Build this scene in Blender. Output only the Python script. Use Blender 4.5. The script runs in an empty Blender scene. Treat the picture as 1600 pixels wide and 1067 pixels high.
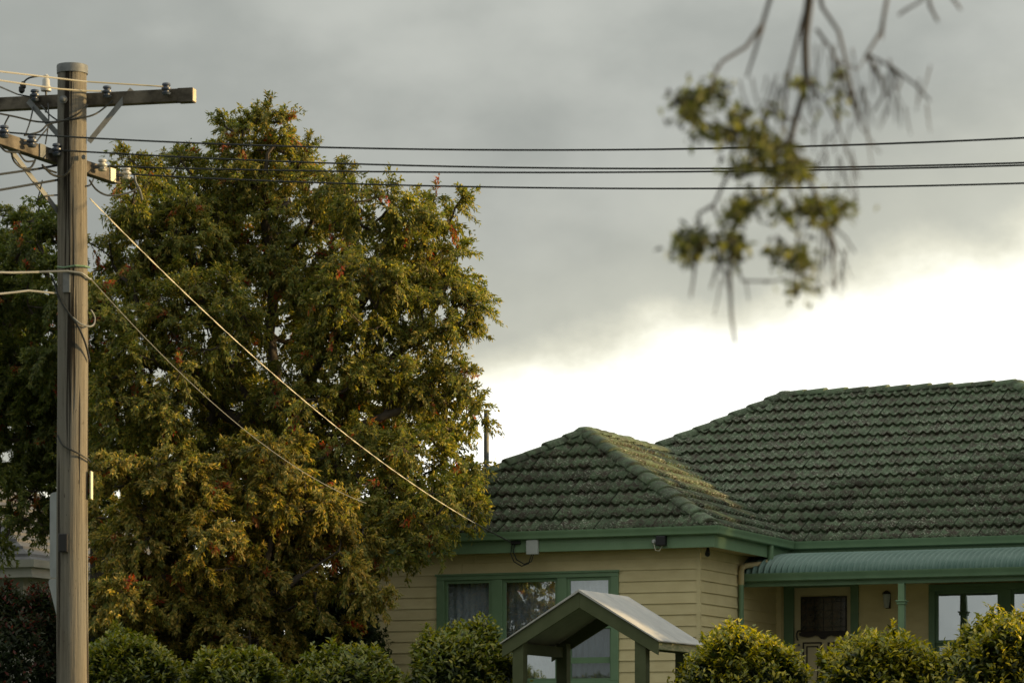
import bpy, bmesh, math, random
import numpy as np
from mathutils import Vector, Matrix

random.seed(7); rng = np.random.default_rng(7)
R = math.radians
scene = bpy.context.scene
COL = scene.collection

# ------------------------------------------------------------------ camera
F = 5150.0; HZ = 1215.0; EYE = 1.6            # focal length in photo pixels, horizon row, eye height
cam_d = bpy.data.cameras.new('camera'); cam = bpy.data.objects.new('camera', cam_d); COL.objects.link(cam)
cam.location = (0, 0, EYE); cam.rotation_euler = (R(90), 0, 0)
cam_d.sensor_width = 36; cam_d.lens = 36*F/1600
cam_d.shift_y = (HZ-533.5)/1600
cam_d.clip_start = 0.1; cam_d.clip_end = 6000
cam_d.dof.use_dof = True; cam_d.dof.focus_distance = 44; cam_d.dof.aperture_fstop = 4.8
scene.camera = cam

# ------------------------------------------------------------------ sky and sun
SUN_AZ, SUN_EL = 91.0, 9.5                    # degrees right of the view axis, above the horizon
scene.view_settings.view_transform = 'Standard'; scene.view_settings.look = 'None'
scene.view_settings.gamma = 1; scene.view_settings.exposure = 0.35
world = bpy.data.worlds.new('World'); scene.world = world; world.use_nodes = True
nt = world.node_tree; nt.nodes.clear()
def wn(t, **k):
    n = nt.nodes.new(t)
    for a, b in k.items(): setattr(n, a, b)
    return n
def wm(op, a, b=None, c=None):
    n = wn('ShaderNodeMath', operation=op)
    for i, v in enumerate((a, b, c)):
        if v is None: continue
        if isinstance(v, (int, float)): n.inputs[i].default_value = v
        else: nt.links.new(v, n.inputs[i])
    return n.outputs[0]
def wr(v, a, b, c, d, smooth=True):
    n = wn('ShaderNodeMapRange'); n.interpolation_type = 'SMOOTHSTEP' if smooth else 'LINEAR'
    nt.links.new(v, n.inputs[0])
    for i, x in enumerate((a, b, c, d)): n.inputs[i+1].default_value = x
    return n.outputs[0]
def wmix(f, a, b):
    n = wn('ShaderNodeMix', data_type='RGBA')
    for i, v in ((0, f), (6, a), (7, b)):
        if isinstance(v, (tuple, float, int)): n.inputs[i].default_value = v if not isinstance(v, tuple) else (*v, 1)
        else: nt.links.new(v, n.inputs[i])
    return n.outputs[2]
sky = wn('ShaderNodeTexSky', sky_type='NISHITA'); sky.sun_disc = False
sky.sun_elevation = R(SUN_EL); sky.sun_rotation = R(SUN_AZ); sky.dust_density = 3.0
tc = wn('ShaderNodeTexCoord'); sep = wn('ShaderNodeSeparateXYZ'); nt.links.new(tc.outputs['Generated'], sep.inputs[0])
el = wm('DEGREES', wm('ARCSINE', sep.outputs[2])) if False else wm('MULTIPLY', wm('ARCSINE', sep.outputs[2]), 57.29578)
az = wm('MULTIPLY', wm('ARCTAN2', sep.outputs[0], sep.outputs[1]), 57.29578)
def wnoise(scale, detail, rough, sx=1, sz=1):
    mp = wn('ShaderNodeMapping'); mp.inputs['Scale'].default_value = (sx, sx, sz)
    nt.links.new(tc.outputs['Generated'], mp.inputs[0])
    n = wn('ShaderNodeTexNoise'); n.inputs['Scale'].default_value = scale; n.inputs['Detail'].default_value = detail
    n.inputs['Roughness'].default_value = rough; nt.links.new(mp.outputs[0], n.inputs['Vector']); return n.outputs[0]
# the cloud deck ends in a slanting edge that lifts towards the sun; below it the sky is open
edge = wm('ADD', -2.0, wm('MULTIPLY', 17.5, wm('COSINE', wm('MULTIPLY', wm('SUBTRACT', az, 60.0), 0.0174533))))
edge = wm('ADD', edge, wm('MULTIPLY', wm('SUBTRACT', wnoise(28, 5, .55, 1, 1.4), .5), 1.7))
h = wm('SUBTRACT', el, edge)                    # degrees above the edge of the deck
gap = wr(h, -0.5, 0.65, 1, 0)
soft = wr(h, -1.0, 4.0, 1, 0)
n1 = wnoise(7, 4, .5, 1, 2.2); n2 = wnoise(16, 5, .55, 1, 1.5)
dens = wm('ADD', wm('MULTIPLY', n1, .65), wm('MULTIPLY', n2, .35))
deck = wmix(wr(dens, .38, .62, 0, 1), (.272, .287, .268), (.385, .398, .368))
deck = wmix(wm('MULTIPLY', soft, .8), deck, (.60, .60, .50))
cie = wm('MULTIPLY', wm('ADD', 1.0, wm('MULTIPLY', wm('MAXIMUM', sep.outputs[2], 0.0), 2.7)), .68)   # an overcast deck is brighter overhead than at its foot
dk_ = wn('ShaderNodeVectorMath', operation='SCALE'); nt.links.new(deck, dk_.inputs[0]); nt.links.new(cie, dk_.inputs['Scale']); deck = dk_.outputs[0]
openc = wmix(.0, (.96, .95, .90), (0, 0, 0))
add = wn('ShaderNodeMix', data_type='RGBA', blend_type='ADD'); add.inputs[0].default_value = 1
nt.links.new(openc, add.inputs[6])
mul = wn('ShaderNodeMix', data_type='RGBA', blend_type='MULTIPLY'); mul.inputs[0].default_value = 1
nt.links.new(sky.outputs[0], mul.inputs[6]); mul.inputs[7].default_value = (.08, .08, .08, 1)
nt.links.new(mul.outputs[2], add.inputs[7])
skyc = wmix(wr(h, -.4, 1.0, 1, 0), deck, (.86, .83, .66))
skyc = wmix(wr(h, -.8, .55, 1, 0), skyc, add.outputs[2])
bg = wn('ShaderNodeBackground'); nt.links.new(skyc, bg.inputs[0]); bg.inputs[1].default_value = 1.0
wo = wn('ShaderNodeOutputWorld'); nt.links.new(bg.outputs[0], wo.inputs[0])
sd = bpy.data.lights.new('sun', 'SUN'); sun = bpy.data.objects.new('sun', sd); COL.objects.link(sun)
sd.energy = 5.0; sd.angle = R(1.5); sd.color = (1, .71, .33)
sdir = Vector((math.sin(R(SUN_AZ))*math.cos(R(SUN_EL)), math.cos(R(SUN_AZ))*math.cos(R(SUN_EL)), math.sin(R(SUN_EL))))
sun.location = sdir*80; sun.rotation_euler = sdir.to_track_quat('Z', 'Y').to_euler()

# ------------------------------------------------------------------ helpers
class MB:
    def __init__(s): s.v = []; s.f = []
    def add(s, vs, fs):
        o = len(s.v); s.v += [tuple(x) for x in vs]; s.f += [tuple(i+o for i in f) for f in fs]
    def box(s, x0, x1, y0, y1, z0, z1, M=None):
        vs = [Vector((x, y, z)) for z in (z0, z1) for y in (y0, y1) for x in (x0, x1)]
        if M is not None: vs = [M @ v for v in vs]
        s.add(vs, [(0, 2, 3, 1), (4, 5, 7, 6), (0, 1, 5, 4), (2, 6, 7, 3), (0, 4, 6, 2), (1, 3, 7, 5)]); return s
    def bar(s, a, b, w, t, up=(0, 0, 1)):          # rectangular bar from a to b, w sideways, t along up
        a = Vector(a); b = Vector(b); d = (b-a); L = d.length; d.normalize()
        sd_ = d.cross(Vector(up)).normalized(); u = sd_.cross(d)
        M = Matrix((( *_c(d, sd_, u, 0), a.x), (*_c(d, sd_, u, 1), a.y), (*_c(d, sd_, u, 2), a.z), (0, 0, 0, 1)))
        return s.box(0, L, -w/2, w/2, -t/2, t/2, M)
    def tube(s, pts, rad, n=8, cap=True):
        pts = [Vector(p) for p in pts]; k = len(pts)
        if not hasattr(rad, '__len__'): rad = [rad]*k
        ref = None; o = len(s.v)
        for i, p in enumerate(pts):
            d = (pts[min(i+1, k-1)]-pts[max(i-1, 0)])
            d = d.normalized() if d.length > 1e-9 else Vector((0, 0, 1))
            if ref is None: ref = Vector((1, 0, 0)) if abs(d.x) < .9 else Vector((0, 1, 0))
            a = (ref-d*ref.dot(d)).normalized(); b = d.cross(a); ref = a
            for j in range(n):
                t = 2*math.pi*j/n; s.v.append(tuple(p+(a*math.cos(t)+b*math.sin(t))*rad[i]))
        for i in range(k-1):
            for j in range(n):
                s.f.append((o+i*n+j, o+i*n+(j+1) % n, o+(i+1)*n+(j+1) % n, o+(i+1)*n+j))
        if cap:
            s.f.append(tuple(o+j for j in reversed(range(n)))); s.f.append(tuple(o+(k-1)*n+j for j in range(n)))
        return s
    def lathe(s, prof, M, n=16):                   # prof: (radius, height) pairs
        o = len(s.v)
        for r, z in prof:
            for j in range(n):
                t = 2*math.pi*j/n; s.v.append(tuple(M @ Vector((r*math.cos(t), r*math.sin(t), z))))
        for i in range(len(prof)-1):
            for j in range(n): s.f.append((o+i*n+j, o+i*n+(j+1) % n, o+(i+1)*n+(j+1) % n, o+(i+1)*n+j))
        s.f.append(tuple(o+j for j in reversed(range(n)))); s.f.append(tuple(o+(len(prof)-1)*n+j for j in range(n)))
        return s
    def prism(s, poly, d0, d1):                    # poly: list of Vectors, swept from d0 to d1 (vectors)
        n = len(poly); vs = [Vector(p)+Vector(d0) for p in poly]+[Vector(p)+Vector(d1) for p in poly]
        s.add(vs, [tuple(range(n-1, -1, -1)), tuple(range(n, 2*n))]+[(i, (i+1) % n, n+(i+1) % n, n+i) for i in range(n)]); return s
    def sweep(s, prof, path):                      # prof: (outward, up); path: xy polyline, outward is on its right
        k = len(path); m = len(prof); o = len(s.v); nr = []
        for i in range(k-1):
            d = (Vector(path[i+1])-Vector(path[i])).normalized(); nr.append(Vector((d.y, -d.x)))
        for i in range(k):
            a = nr[max(i-1, 0)]; b = nr[min(i, k-2)]; q = (a+b)/(1+a.dot(b))
            for (ou, z) in prof: s.v.append((path[i][0]+q.x*ou, path[i][1]+q.y*ou, z))
        for i in range(k-1):
            for j in range(m): s.f.append((o+i*m+j, o+(i+1)*m+j, o+(i+1)*m+(j+1) % m, o+i*m+(j+1) % m))
        s.f.append(tuple(o+j for j in range(m))); s.f.append(tuple(o+(k-1)*m+j for j in reversed(range(m))))
        return s
    def build(s, name, mat, parent=None, smooth=False, bevel=0):
        me = bpy.data.meshes.new(name); me.from_pydata(s.v, [], s.f)
        bm = bmesh.new(); bm.from_mesh(me); bmesh.ops.recalc_face_normals(bm, faces=bm.faces); bm.to_mesh(me); bm.free()
        if smooth:
            me.polygons.foreach_set('use_smooth', [True]*len(me.polygons))
            try: me.set_sharp_from_angle(angle=R(40))
            except Exception: pass
        me.materials.append(mat); return link(name, me, parent, bevel)
def _c(d, s_, u, i): return d[i], s_[i], u[i]
def link(name, me, parent=None, bevel=0):
    o = bpy.data.objects.new(name, me); COL.objects.link(o); o.parent = parent
    if bevel:
        b = o.modifiers.new('bevel', 'BEVEL'); b.width = bevel; b.segments = 2; b.limit_method = 'ANGLE'
    return o
def tag(o, label, cat, group=None):
    o['label'] = label; o['category'] = cat
    if group: o['group'] = group
    return o
def empty(name, loc=(0, 0, 0), rz=0):
    o = bpy.data.objects.new(name, None); COL.objects.link(o); o.location = loc; o.rotation_euler = (0, 0, rz); return o
def struct(o): o['kind'] = 'structure'; return o
def at(px, py, Y): return Vector(((px-800)/F*Y, Y, EYE+(HZ-py)/F*Y))     # the point seen at a photo pixel, at distance Y
def copy_tree(o, parent=None):
    c = o.copy(); COL.objects.link(c); c.parent = parent
    for ch in list(o.children): copy_tree(ch, c)
    return c

# ------------------------------------------------------------------ materials
def new_mat(name):
    m = bpy.data.materials.new(name); m.use_nodes = True; t = m.node_tree
    return m, t, t.nodes['Principled BSDF']
def pm(name, c1, c2=None, scale=6, stretch=(1, 1, 1), rough=.6, bump=.0, bscale=None, spec=.3, metal=0, lo=.35, hi=.65, rnd=0, fine=.0, detail=6):
    """plain material: two colours blended by noise, optional bump, per-object variation"""
    m, t, p = new_mat(name); c2 = c2 or c1
    tcn = t.nodes.new('ShaderNodeTexCoord'); mp = t.nodes.new('ShaderNodeMapping'); mp.inputs['Scale'].default_value = stretch
    g = t.nodes.new('ShaderNodeNewGeometry'); t.links.new(g.outputs['Position'], mp.inputs[0])
    n = t.nodes.new('ShaderNodeTexNoise'); n.inputs['Scale'].default_value = scale; n.inputs['Detail'].default_value = detail
    t.links.new(mp.outputs[0], n.inputs['Vector'])
    r = t.nodes.new('ShaderNodeMapRange'); r.inputs[1].default_value = lo; r.inputs[2].default_value = hi
    t.links.new(n.outputs[0], r.inputs[0])
    mx = t.nodes.new('ShaderNodeMix'); mx.data_type = 'RGBA'; mx.inputs[6].default_value = (*c1, 1); mx.inputs[7].default_value = (*c2, 1)
    t.links.new(r.outputs[0], mx.inputs[0]); out = mx.outputs[2]
    if rnd or fine:
        hs = t.nodes.new('ShaderNodeHueSaturation'); t.links.new(out, hs.inputs['Color'])
        val = None
        if rnd:
            oi = t.nodes.new('ShaderNodeObjectInfo'); rr = t.nodes.new('ShaderNodeMapRange')
            rr.inputs[3].default_value = 1-rnd; rr.inputs[4].default_value = 1+rnd; t.links.new(oi.outputs['Random'], rr.inputs[0]); val = rr.outputs[0]
        if fine:
            nf = t.nodes.new('ShaderNodeTexNoise'); nf.inputs['Scale'].default_value = 90; nf.inputs['Detail'].default_value = 3
            t.links.new(mp.outputs[0], nf.inputs['Vector'])
            rf = t.nodes.new('ShaderNodeMapRange'); rf.inputs[3].default_value = 1-fine; rf.inputs[4].default_value = 1+fine
            t.links.new(nf.outputs[0], rf.inputs[0])
            if val is None: val = rf.outputs[0]
            else:
                mm = t.nodes.new('ShaderNodeMath'); mm.operation = 'MULTIPLY'; t.links.new(val, mm.inputs[0]); t.links.new(rf.outputs[0], mm.inputs[1]); val = mm.outputs[0]
        t.links.new(val, hs.inputs['Value']); out = hs.outputs[0]
    t.links.new(out, p.inputs['Base Color'])
    p.inputs['Roughness'].default_value = rough; p.inputs['Specular IOR Level'].default_value = spec; p.inputs['Metallic'].default_value = metal
    if bump:
        nb = t.nodes.new('ShaderNodeTexNoise'); nb.inputs['Scale'].default_value = bscale or scale*4; nb.inputs['Detail'].default_value = 4
        t.links.new(mp.outputs[0], nb.inputs['Vector'])
        b = t.nodes.new('ShaderNodeBump'); b.inputs['Strength'].default_value = bump; b.inputs['Distance'].default_value = .01
        t.links.new(nb.outputs[0], b.inputs['Height']); t.links.new(b.outputs[0], p.inputs['Normal'])
    return m
def tile_mat(name, base, grime, lichen, amount):
    m, t, p = new_mat(name); L = t.links.new
    g = t.nodes.new('ShaderNodeNewGeometry')
    def noise(sc, det=5, rough=.6, st=None):
        n = t.nodes.new('ShaderNodeTexNoise'); n.inputs['Scale'].default_value = sc; n.inputs['Detail'].default_value = det; n.inputs['Roughness'].default_value = rough
        L(g.outputs['Position'], n.inputs['Vector']); return n.outputs[0]
    def rng_(v, a, b, c=0, d=1):
        r = t.nodes.new('ShaderNodeMapRange'); L(v, r.inputs[0])
        for i, x in enumerate((a, b, c, d)): r.inputs[i+1].default_value = x
        return r.outputs[0]
    def mix(f, a, b):
        n = t.nodes.new('ShaderNodeMix'); n.data_type = 'RGBA'
        for i, v in ((0, f), (6, a), (7, b)):
            if isinstance(v, tuple): n.inputs[i].default_value = (*v, 1)
            else: L(v, n.inputs[i])
        return n.outputs[2]
    def mul(a, b):
        n = t.nodes.new('ShaderNodeMath'); n.operation = 'MULTIPLY'
        for i, v in enumerate((a, b)):
            if isinstance(v, (int, float)): n.inputs[i].default_value = v
            else: L(v, n.inputs[i])
        return n.outputs[0]
    c = mix(rng_(noise(5), .38, .62), base, tuple(x*1.35 for x in base))
    c = mix(mul(rng_(noise(6, 7, .75), .44, .58), min(1, amount*1.1)), c, grime)
    c = mix(mul(rng_(noise(26, 3, .6), .575, .615), mul(rng_(noise(1.3, 3), .36, .58, .15, 1), amount)), c, lichen)
    oi = t.nodes.new('ShaderNodeObjectInfo'); hs = t.nodes.new('ShaderNodeHueSaturation'); L(c, hs.inputs['Color'])
    L(rng_(oi.outputs['Random'], 0, 1, .78, 1.22), hs.inputs['Value']); L(hs.outputs[0], p.inputs['Base Color'])
    p.inputs['Roughness'].default_value = .75; p.inputs['Specular IOR Level'].default_value = .25
    b = t.nodes.new('ShaderNodeBump'); b.inputs['Strength'].default_value = .5; b.inputs['Distance'].default_value = .012
    L(noise(45), b.inputs['Height']); L(b.outputs[0], p.inputs['Normal'])
    return m
def leaf_mat(name, trans=.35, rough=.5, spec=.35):
    m, t, p = new_mat(name); a = t.nodes.new('ShaderNodeAttribute'); a.attribute_name = 'leafcol'
    t.links.new(a.outputs['Color'], p.inputs['Base Color']); p.inputs['Roughness'].default_value = rough; p.inputs['Specular IOR Level'].default_value = spec
    tr = t.nodes.new('ShaderNodeBsdfTranslucent')
    hs = t.nodes.new('ShaderNodeHueSaturation'); hs.inputs['Value'].default_value = 1.8; hs.inputs['Saturation'].default_value = 1.1
    t.links.new(a.outputs['Color'], hs.inputs['Color']); t.links.new(hs.outputs[0], tr.inputs[0])
    mx = t.nodes.new('ShaderNodeMixShader'); mx.inputs[0].default_value = trans
    t.links.new(p.outputs[0], mx.inputs[1]); t.links.new(tr.outputs[0], mx.inputs[2])
    t.links.new(mx.outputs[0], t.nodes['Material Output'].inputs[0]); return m
def glass_mat(name, refl, tint=(.95, .97, .97)):
    m, t, p = new_mat(name); t.nodes.remove(p)
    tr = t.nodes.new('ShaderNodeBsdfTransparent'); tr.inputs[0].default_value = (*tint, 1)
    gl = t.nodes.new('ShaderNodeBsdfGlossy'); gl.inputs['Roughness'].default_value = .015; gl.inputs[0].default_value = (.93, .97, 1, 1)
    n = t.nodes.new('ShaderNodeTexNoise'); n.inputs['Scale'].default_value = 1.7
    g = t.nodes.new('ShaderNodeNewGeometry'); t.links.new(g.outputs['Position'], n.inputs['Vector'])
    b = t.nodes.new('ShaderNodeBump'); b.inputs['Strength'].default_value = .05; b.inputs['Distance'].default_value = .02
    t.links.new(n.outputs[0], b.inputs['Height']); t.links.new(b.outputs[0], gl.inputs['Normal'])
    mx = t.nodes.new('ShaderNodeMixShader'); mx.inputs[0].default_value = refl
    t.links.new(tr.outputs[0], mx.inputs[1]); t.links.new(gl.outputs[0], mx.inputs[2])
    t.links.new(mx.outputs[0], t.nodes['Material Output'].inputs[0]); return m

M_SIDING = pm('cream weatherboard paint', (.60, .50, .275), (.66, .56, .32), 3.5, (1, 1, 2), .55, .12, 30, rnd=.05, fine=.07)
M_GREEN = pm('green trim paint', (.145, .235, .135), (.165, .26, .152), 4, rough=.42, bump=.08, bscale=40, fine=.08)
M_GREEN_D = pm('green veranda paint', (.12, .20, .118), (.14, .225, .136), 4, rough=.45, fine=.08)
M_TILE = tile_mat('green concrete roof tile', (.066, .094, .053), (.048, .040, .028), (.27, .28, .22), 1.0)
M_CAP = tile_mat('green ridge capping', (.072, .102, .058), (.05, .05, .034), (.20, .22, .165), .7)
M_UNDER = pm('dark roof underside', (.03, .04, .03), rough=.9)
M_IRON = pm('blue green corrugated iron', (.115, .20, .175), (.15, .245, .215), 2.5, (1, 1, 3), .42, rough and .0 if False else .0, spec=.5, fine=.06) if False else \
    pm('blue green corrugated iron', (.082, .148, .122), (.11, .18, .15), 2.5, (1, 1, 3), .5, spec=.4, fine=.08)
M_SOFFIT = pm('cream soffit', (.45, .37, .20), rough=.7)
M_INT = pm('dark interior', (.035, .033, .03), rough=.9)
M_CURTAIN = pm('sheer curtain cloth', (.86, .89, .95), (.72, .76, .84), 9, (1, 1, .3), .9)
M_BLIND = pm('white blind cloth', (.72, .73, .72), (.62, .64, .64), 5, rough=.85)
M_GLASS = glass_mat('window glass', .34)
M_GLASS_S = glass_mat('sky window glass', .72)
M_GLASS_D = glass_mat('dark screened glass', .12, (.62, .65, .66))
M_DOOR = pm('cream door paint', (.58, .50, .32), rough=.5)
M_DARK = pm('dark brown trim', (.028, .022, .02), rough=.5)
M_LEAD = pm('dark leadlight glass', (.012, .014, .016), (.05, .03, .02), 14, rough=.12, spec=.6)
M_BLACK = pm('black plastic', (.015, .015, .017), rough=.45)
M_GREYBOX = pm('grey plastic box', (.40, .42, .41), rough=.5)
def timber_mat(name):
    m, t, p = new_mat(name); L = t.links.new; g = t.nodes.new('ShaderNodeNewGeometry')
    def noise(sc, st, det=6, rough=.6):
        mp = t.nodes.new('ShaderNodeMapping'); mp.inputs['Scale'].default_value = st; L(g.outputs['Position'], mp.inputs[0])
        n = t.nodes.new('ShaderNodeTexNoise'); n.inputs['Scale'].default_value = sc; n.inputs['Detail'].default_value = det; n.inputs['Roughness'].default_value = rough
        L(mp.outputs[0], n.inputs['Vector']); return n.outputs[0]
    def rg(v, a, b, c=0, d=1):
        r = t.nodes.new('ShaderNodeMapRange'); L(v, r.inputs[0])
        for i_, x in enumerate((a, b, c, d)): r.inputs[i_+1].default_value = x
        return r.outputs[0]
    def mix(f, a, b):
        n = t.nodes.new('ShaderNodeMix'); n.data_type = 'RGBA'; L(f, n.inputs[0])
        for i_, v in ((6, a), (7, b)):
            if isinstance(v, tuple): n.inputs[i_].default_value = (*v, 1)
            else: L(v, n.inputs[i_])
        return n.outputs[2]
    grain = noise(26, (1, 1, .03), 8, .65); big = noise(2.2, (1, 1, .35), 5); crack = noise(17, (1, 1, .018), 3, .5); speck = noise(60, (1, 1, .25), 4, .6)
    c = mix(rg(grain, .34, .64), (.085, .074, .058), (.215, .192, .155))
    c = mix(rg(big, .40, .62), c, (.15, .142, .125)); c = mix(rg(crack, .60, .635), c, (.022, .018, .014)); c = mix(rg(speck, .64, .70, 0, .8), c, (.035, .03, .024))
    L(c, p.inputs['Base Color']); p.inputs['Roughness'].default_value = .9; p.inputs['Specular IOR Level'].default_value = .15
    s1 = t.nodes.new('ShaderNodeMath'); s1.operation = 'SUBTRACT'; L(grain, s1.inputs[0]); L(rg(crack, .58, .64), s1.inputs[1])
    b = t.nodes.new('ShaderNodeBump'); b.inputs['Strength'].default_value = .9; b.inputs['Distance'].default_value = .02; L(s1.outputs[0], b.inputs['Height']); L(b.outputs[0], p.inputs['Normal'])
    return m
M_TIMBER = timber_mat('grey weathered pole timber')
M_ARM = pm('dark weathered hardwood', (.045, .038, .03), (.145, .125, .10), 7, (1, 1, 1), .85, .5, 40)
M_ENDGRAIN = pm('sunlit sawn end grain', (.55, .48, .36), (.42, .36, .26), 14, rough=.9)  # sawn arm ends, paled further to carry the sunlight on them
M_STEEL = pm('galvanised steel', (.11, .118, .125), (.17, .178, .185), 12, rough=.6, metal=.1)
M_SIGNBACK = pm('dull aluminium sign back', (.22, .235, .24), (.27, .285, .29), 5, rough=.5, metal=.3)
M_PORC = pm('blue grey porcelain', (.05, .065, .10), (.07, .085, .12), 8, rough=.35, spec=.45)
M_PORCW = pm('white porcelain', (.42, .42, .40), rough=.35, spec=.4)
M_WIRE = pm('black cable sheath', (.018, .02, .02), rough=.5)
M_WIREW = pm('pale twisted cable', (.62, .58, .48), rough=.5)
M_WIREG = pm('grey cable sheath', (.20, .205, .20), rough=.5)
M_WIREY = pm('bare aluminium wire', (.36, .33, .25), rough=.4, metal=.3)
M_ARB = pm('olive green arbour paint', (.066, .078, .034), (.08, .092, .043), 6, rough=.6, bump=.15, bscale=50, fine=.1)
M_ARBROOF = pm('grey felt sheet', (.36, .355, .345), (.42, .415, .40), 5, rough=.8, bump=.25, bscale=120, fine=.12)
M_BUFF = pm('pale buff timber', (.42, .38, .24), (.22, .24, .13), 9, (1, 1, 4), .8)
M_BARK = pm('dark tree bark', (.045, .036, .028), (.085, .07, .055), 8, (1, 1, .3), .9, .6, 30)
M_LEAF = leaf_mat('camphor leaf', .44)
M_LEAF_H = leaf_mat('glossy hedge leaf', .30, .38, .5)
M_GRASS = pm('lawn ground', (.05, .075, .025), (.085, .10, .04), 1.2, rough=.9, bump=.4, bscale=20, fine=.3)
M_ROAD = pm('asphalt', (.05, .05, .05), (.065, .065, .063), 3, rough=.85, bump=.3, bscale=60, fine=.3)
M_KERB = pm('concrete kerb', (.32, .31, .29), (.38, .37, .35), 3, rough=.85)
M_NWALL = pm('pale neighbouring wall', (.34, .33, .29), (.28, .27, .24), 2, rough=.7)
M_NROOF = pm('grey neighbouring roof', (.055, .053, .053), (.09, .087, .087), 4, rough=.6)
M_PLATE = pm('cream reflector plate', (.72, .68, .50), rough=.5)

# ------------------------------------------------------------------ the place: street runs along U, the block rises along V
TH = R(22.8); U = Vector((math.cos(TH), -math.sin(TH), 0)); V = Vector((math.sin(TH), math.cos(TH), 0)); UP = Vector((0, 0, 1))
def gz(d):                                       # ground height at distance d across the street
    pts = [(-500, -.6), (0, 0), (15.9, 0), (16, .13), (18, .2), (27, 1.05), (37, 1.85), (42, 2.1), (46, 2.2), (80, 2.3), (4000, 2.3)]
    for (a, za), (b, zb) in zip(pts, pts[1:]):
        if d <= b: return za+(zb-za)*(d-a)/(b-a)
    return 2.3
def ground_at(p): return gz(p.x*V.x+p.y*V.y)
ds = [-400, -120, -40, -10, 0, 4, 15.9, 16, 18, 22, 27, 32, 37, 42, 46, 60, 80, 200, 800, 3000]
us = [-3000, -800, -200, -60, -30, -15, -5, 0, 5, 15, 30, 60, 200, 800, 3000]
m = MB(); vs = []
for d in ds:
    for u in us: p = U*u+V*d; vs.append((p.x, p.y, gz(d)-(.12 if 6 < d < 15.95 else 0)))
nu = len(us)
m.add(vs, [(i*nu+j, i*nu+j+1, (i+1)*nu+j+1, (i+1)*nu+j) for i in range(len(ds)-1) for j in range(nu-1)])
struct(m.build('ground', M_GRASS))
def strip(name, d0, d1, z0, z1, mat, L=120):
    mm = MB(); mm.prism([V*d0+UP*z0, V*d1+UP*z0, V*d1+UP*z1, V*d0+UP*z1], U*-L, U*L); return struct(mm.build(name, mat))
strip('road', 6.4, 15.75, -.06, .015, M_ROAD)
strip('kerb', 15.752, 15.9, -.05, .14, M_KERB); strip('kerb', 6.25, 6.398, -.05, .14, M_KERB)

# ------------------------------------------------------------------ the house (local x along the facade, y into the block)
HB = 2.2; HO = Vector((2.778, 49.0, HB))
house = empty('weatherboard_house', HO, -TH)
tag(house, 'cream weatherboard house with mossy green tiled hip roof and green trim', 'house')
HM = Matrix.Translation(HO) @ Matrix.Rotation(-TH, 4, 'Z'); HI = HM.inverted()
def ray(px, py):
    o = HI @ Vector((0, 0, EYE)); d = (HI @ at(px, py, 1.0))-o; return o, d
def ony(px, py, y): o, d = ray(px, py); return o+d*((y-o.y)/d.y)
def onx(px, py, x): o, d = ray(px, py); return o+d*((x-o.x)/d.x)
def onplane(px, py, P, N): o, d = ray(px, py); return o+d*((P-o).dot(N)/d.dot(N))
XL = -5.445; MY = 3.65; XR = 7.45; ZW = 2.83                    # wing left end, main wall, right end, wall top
EV = .40; ZE = 3.06                                             # eave overhang and height of the tile edge
apex = onx(915, 677, (XL)/2)
tanp = (apex.z-ZE)/((.40-(XL-.40))/2)
my = MY-EV
ridge_pt = onplane(1400, 612, Vector((0, my, ZE)), Vector((0, -tanp, 1)))
RY, RZ = ridge_pt.y, ridge_pt.z; hb = RY-my
rl = ony(1228, 622, RY).x; rr_ = ony(1588, 600, RY).x
ML, MR = rl-hb, rr_+hb; MB_Y = RY+hb
XR = MR-.40; MXL = ML+.40
xc = XL/2; wl, wr_ = XL-EV, EV
wing_end = my+(apex.z-ZE)/tanp
print('roof', apex, tanp, RY, RZ, rl, rr_, ML, MR, wing_end)

# walls: hollow shells with the weatherboards on them as pieces
def wall_box(name, x0, x1, y0, y1, z0, z1): return MB().box(x0, x1, y0, y1, z0, z1)
fw = ony(684, 899, 0); fr = ony(968, 891, 0); fb = ony(820, 1074, 0)
WX0, WX1, WZ0, WZ1 = fw.x, fr.x, fb.z, (fw.z+fr.z)/2
TK = .10
wm_ = MB()
def wall_with_hole(mb, x0, x1, y0, y1, z0, z1, hx0, hx1, hz0, hz1):
    mb.box(x0, hx0, y0, y1, z0, z1); mb.box(hx1, x1, y0, y1, z0, z1)
    mb.box(hx0, hx1, y0, y1, z0, hz0); mb.box(hx0, hx1, y0, y1, hz1, z1)
wall_with_hole(wm_, XL, 0, 0, TK, 0, ZW, WX0+.05, WX1-.05, WZ0+.05, WZ1-.05)
wing_wall = wm_.build('front_wall', M_SIDING, house)
side_wall = MB().box(-TK, 0, TK, MY, 0, ZW).build('side_wall', M_SIDING, house)
MB().box(XL, XL+TK, TK, MY+.5, 0, ZW).build('end_wall', M_SIDING, house)
dx0, dx1 = ony(1241, 920, MY).x, ony(1330, 920, MY).x; dz1 = ony(1290, 917, MY).z; dz0 = dz1-2.08
rw0 = ony(1452, 913, MY).x; rw1 = rw0+2.35; rwz1 = ony(1500, 912, MY).z; rwz0 = rwz1-1.75
mm = MB()
mm.box(0, dx0-.0, MY, MY+TK, 0, ZW); mm.box(dx0, dx1, MY, MY+TK, dz1, ZW); mm.box(dx0, dx1, MY, MY+TK, 0, dz0)
mm.box(dx1, rw0+.04, MY, MY+TK, 0, ZW); mm.box(rw0+.04, rw1-.04, MY, MY+TK, 0, rwz0+.04); mm.box(rw0+.04, rw1-.04, MY, MY+TK, rwz1-.04, ZW)
mm.box(rw1-.04, XR, MY, MY+TK, 0, ZW)
main_wall = mm.build('veranda_wall', M_SIDING, house)
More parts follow.
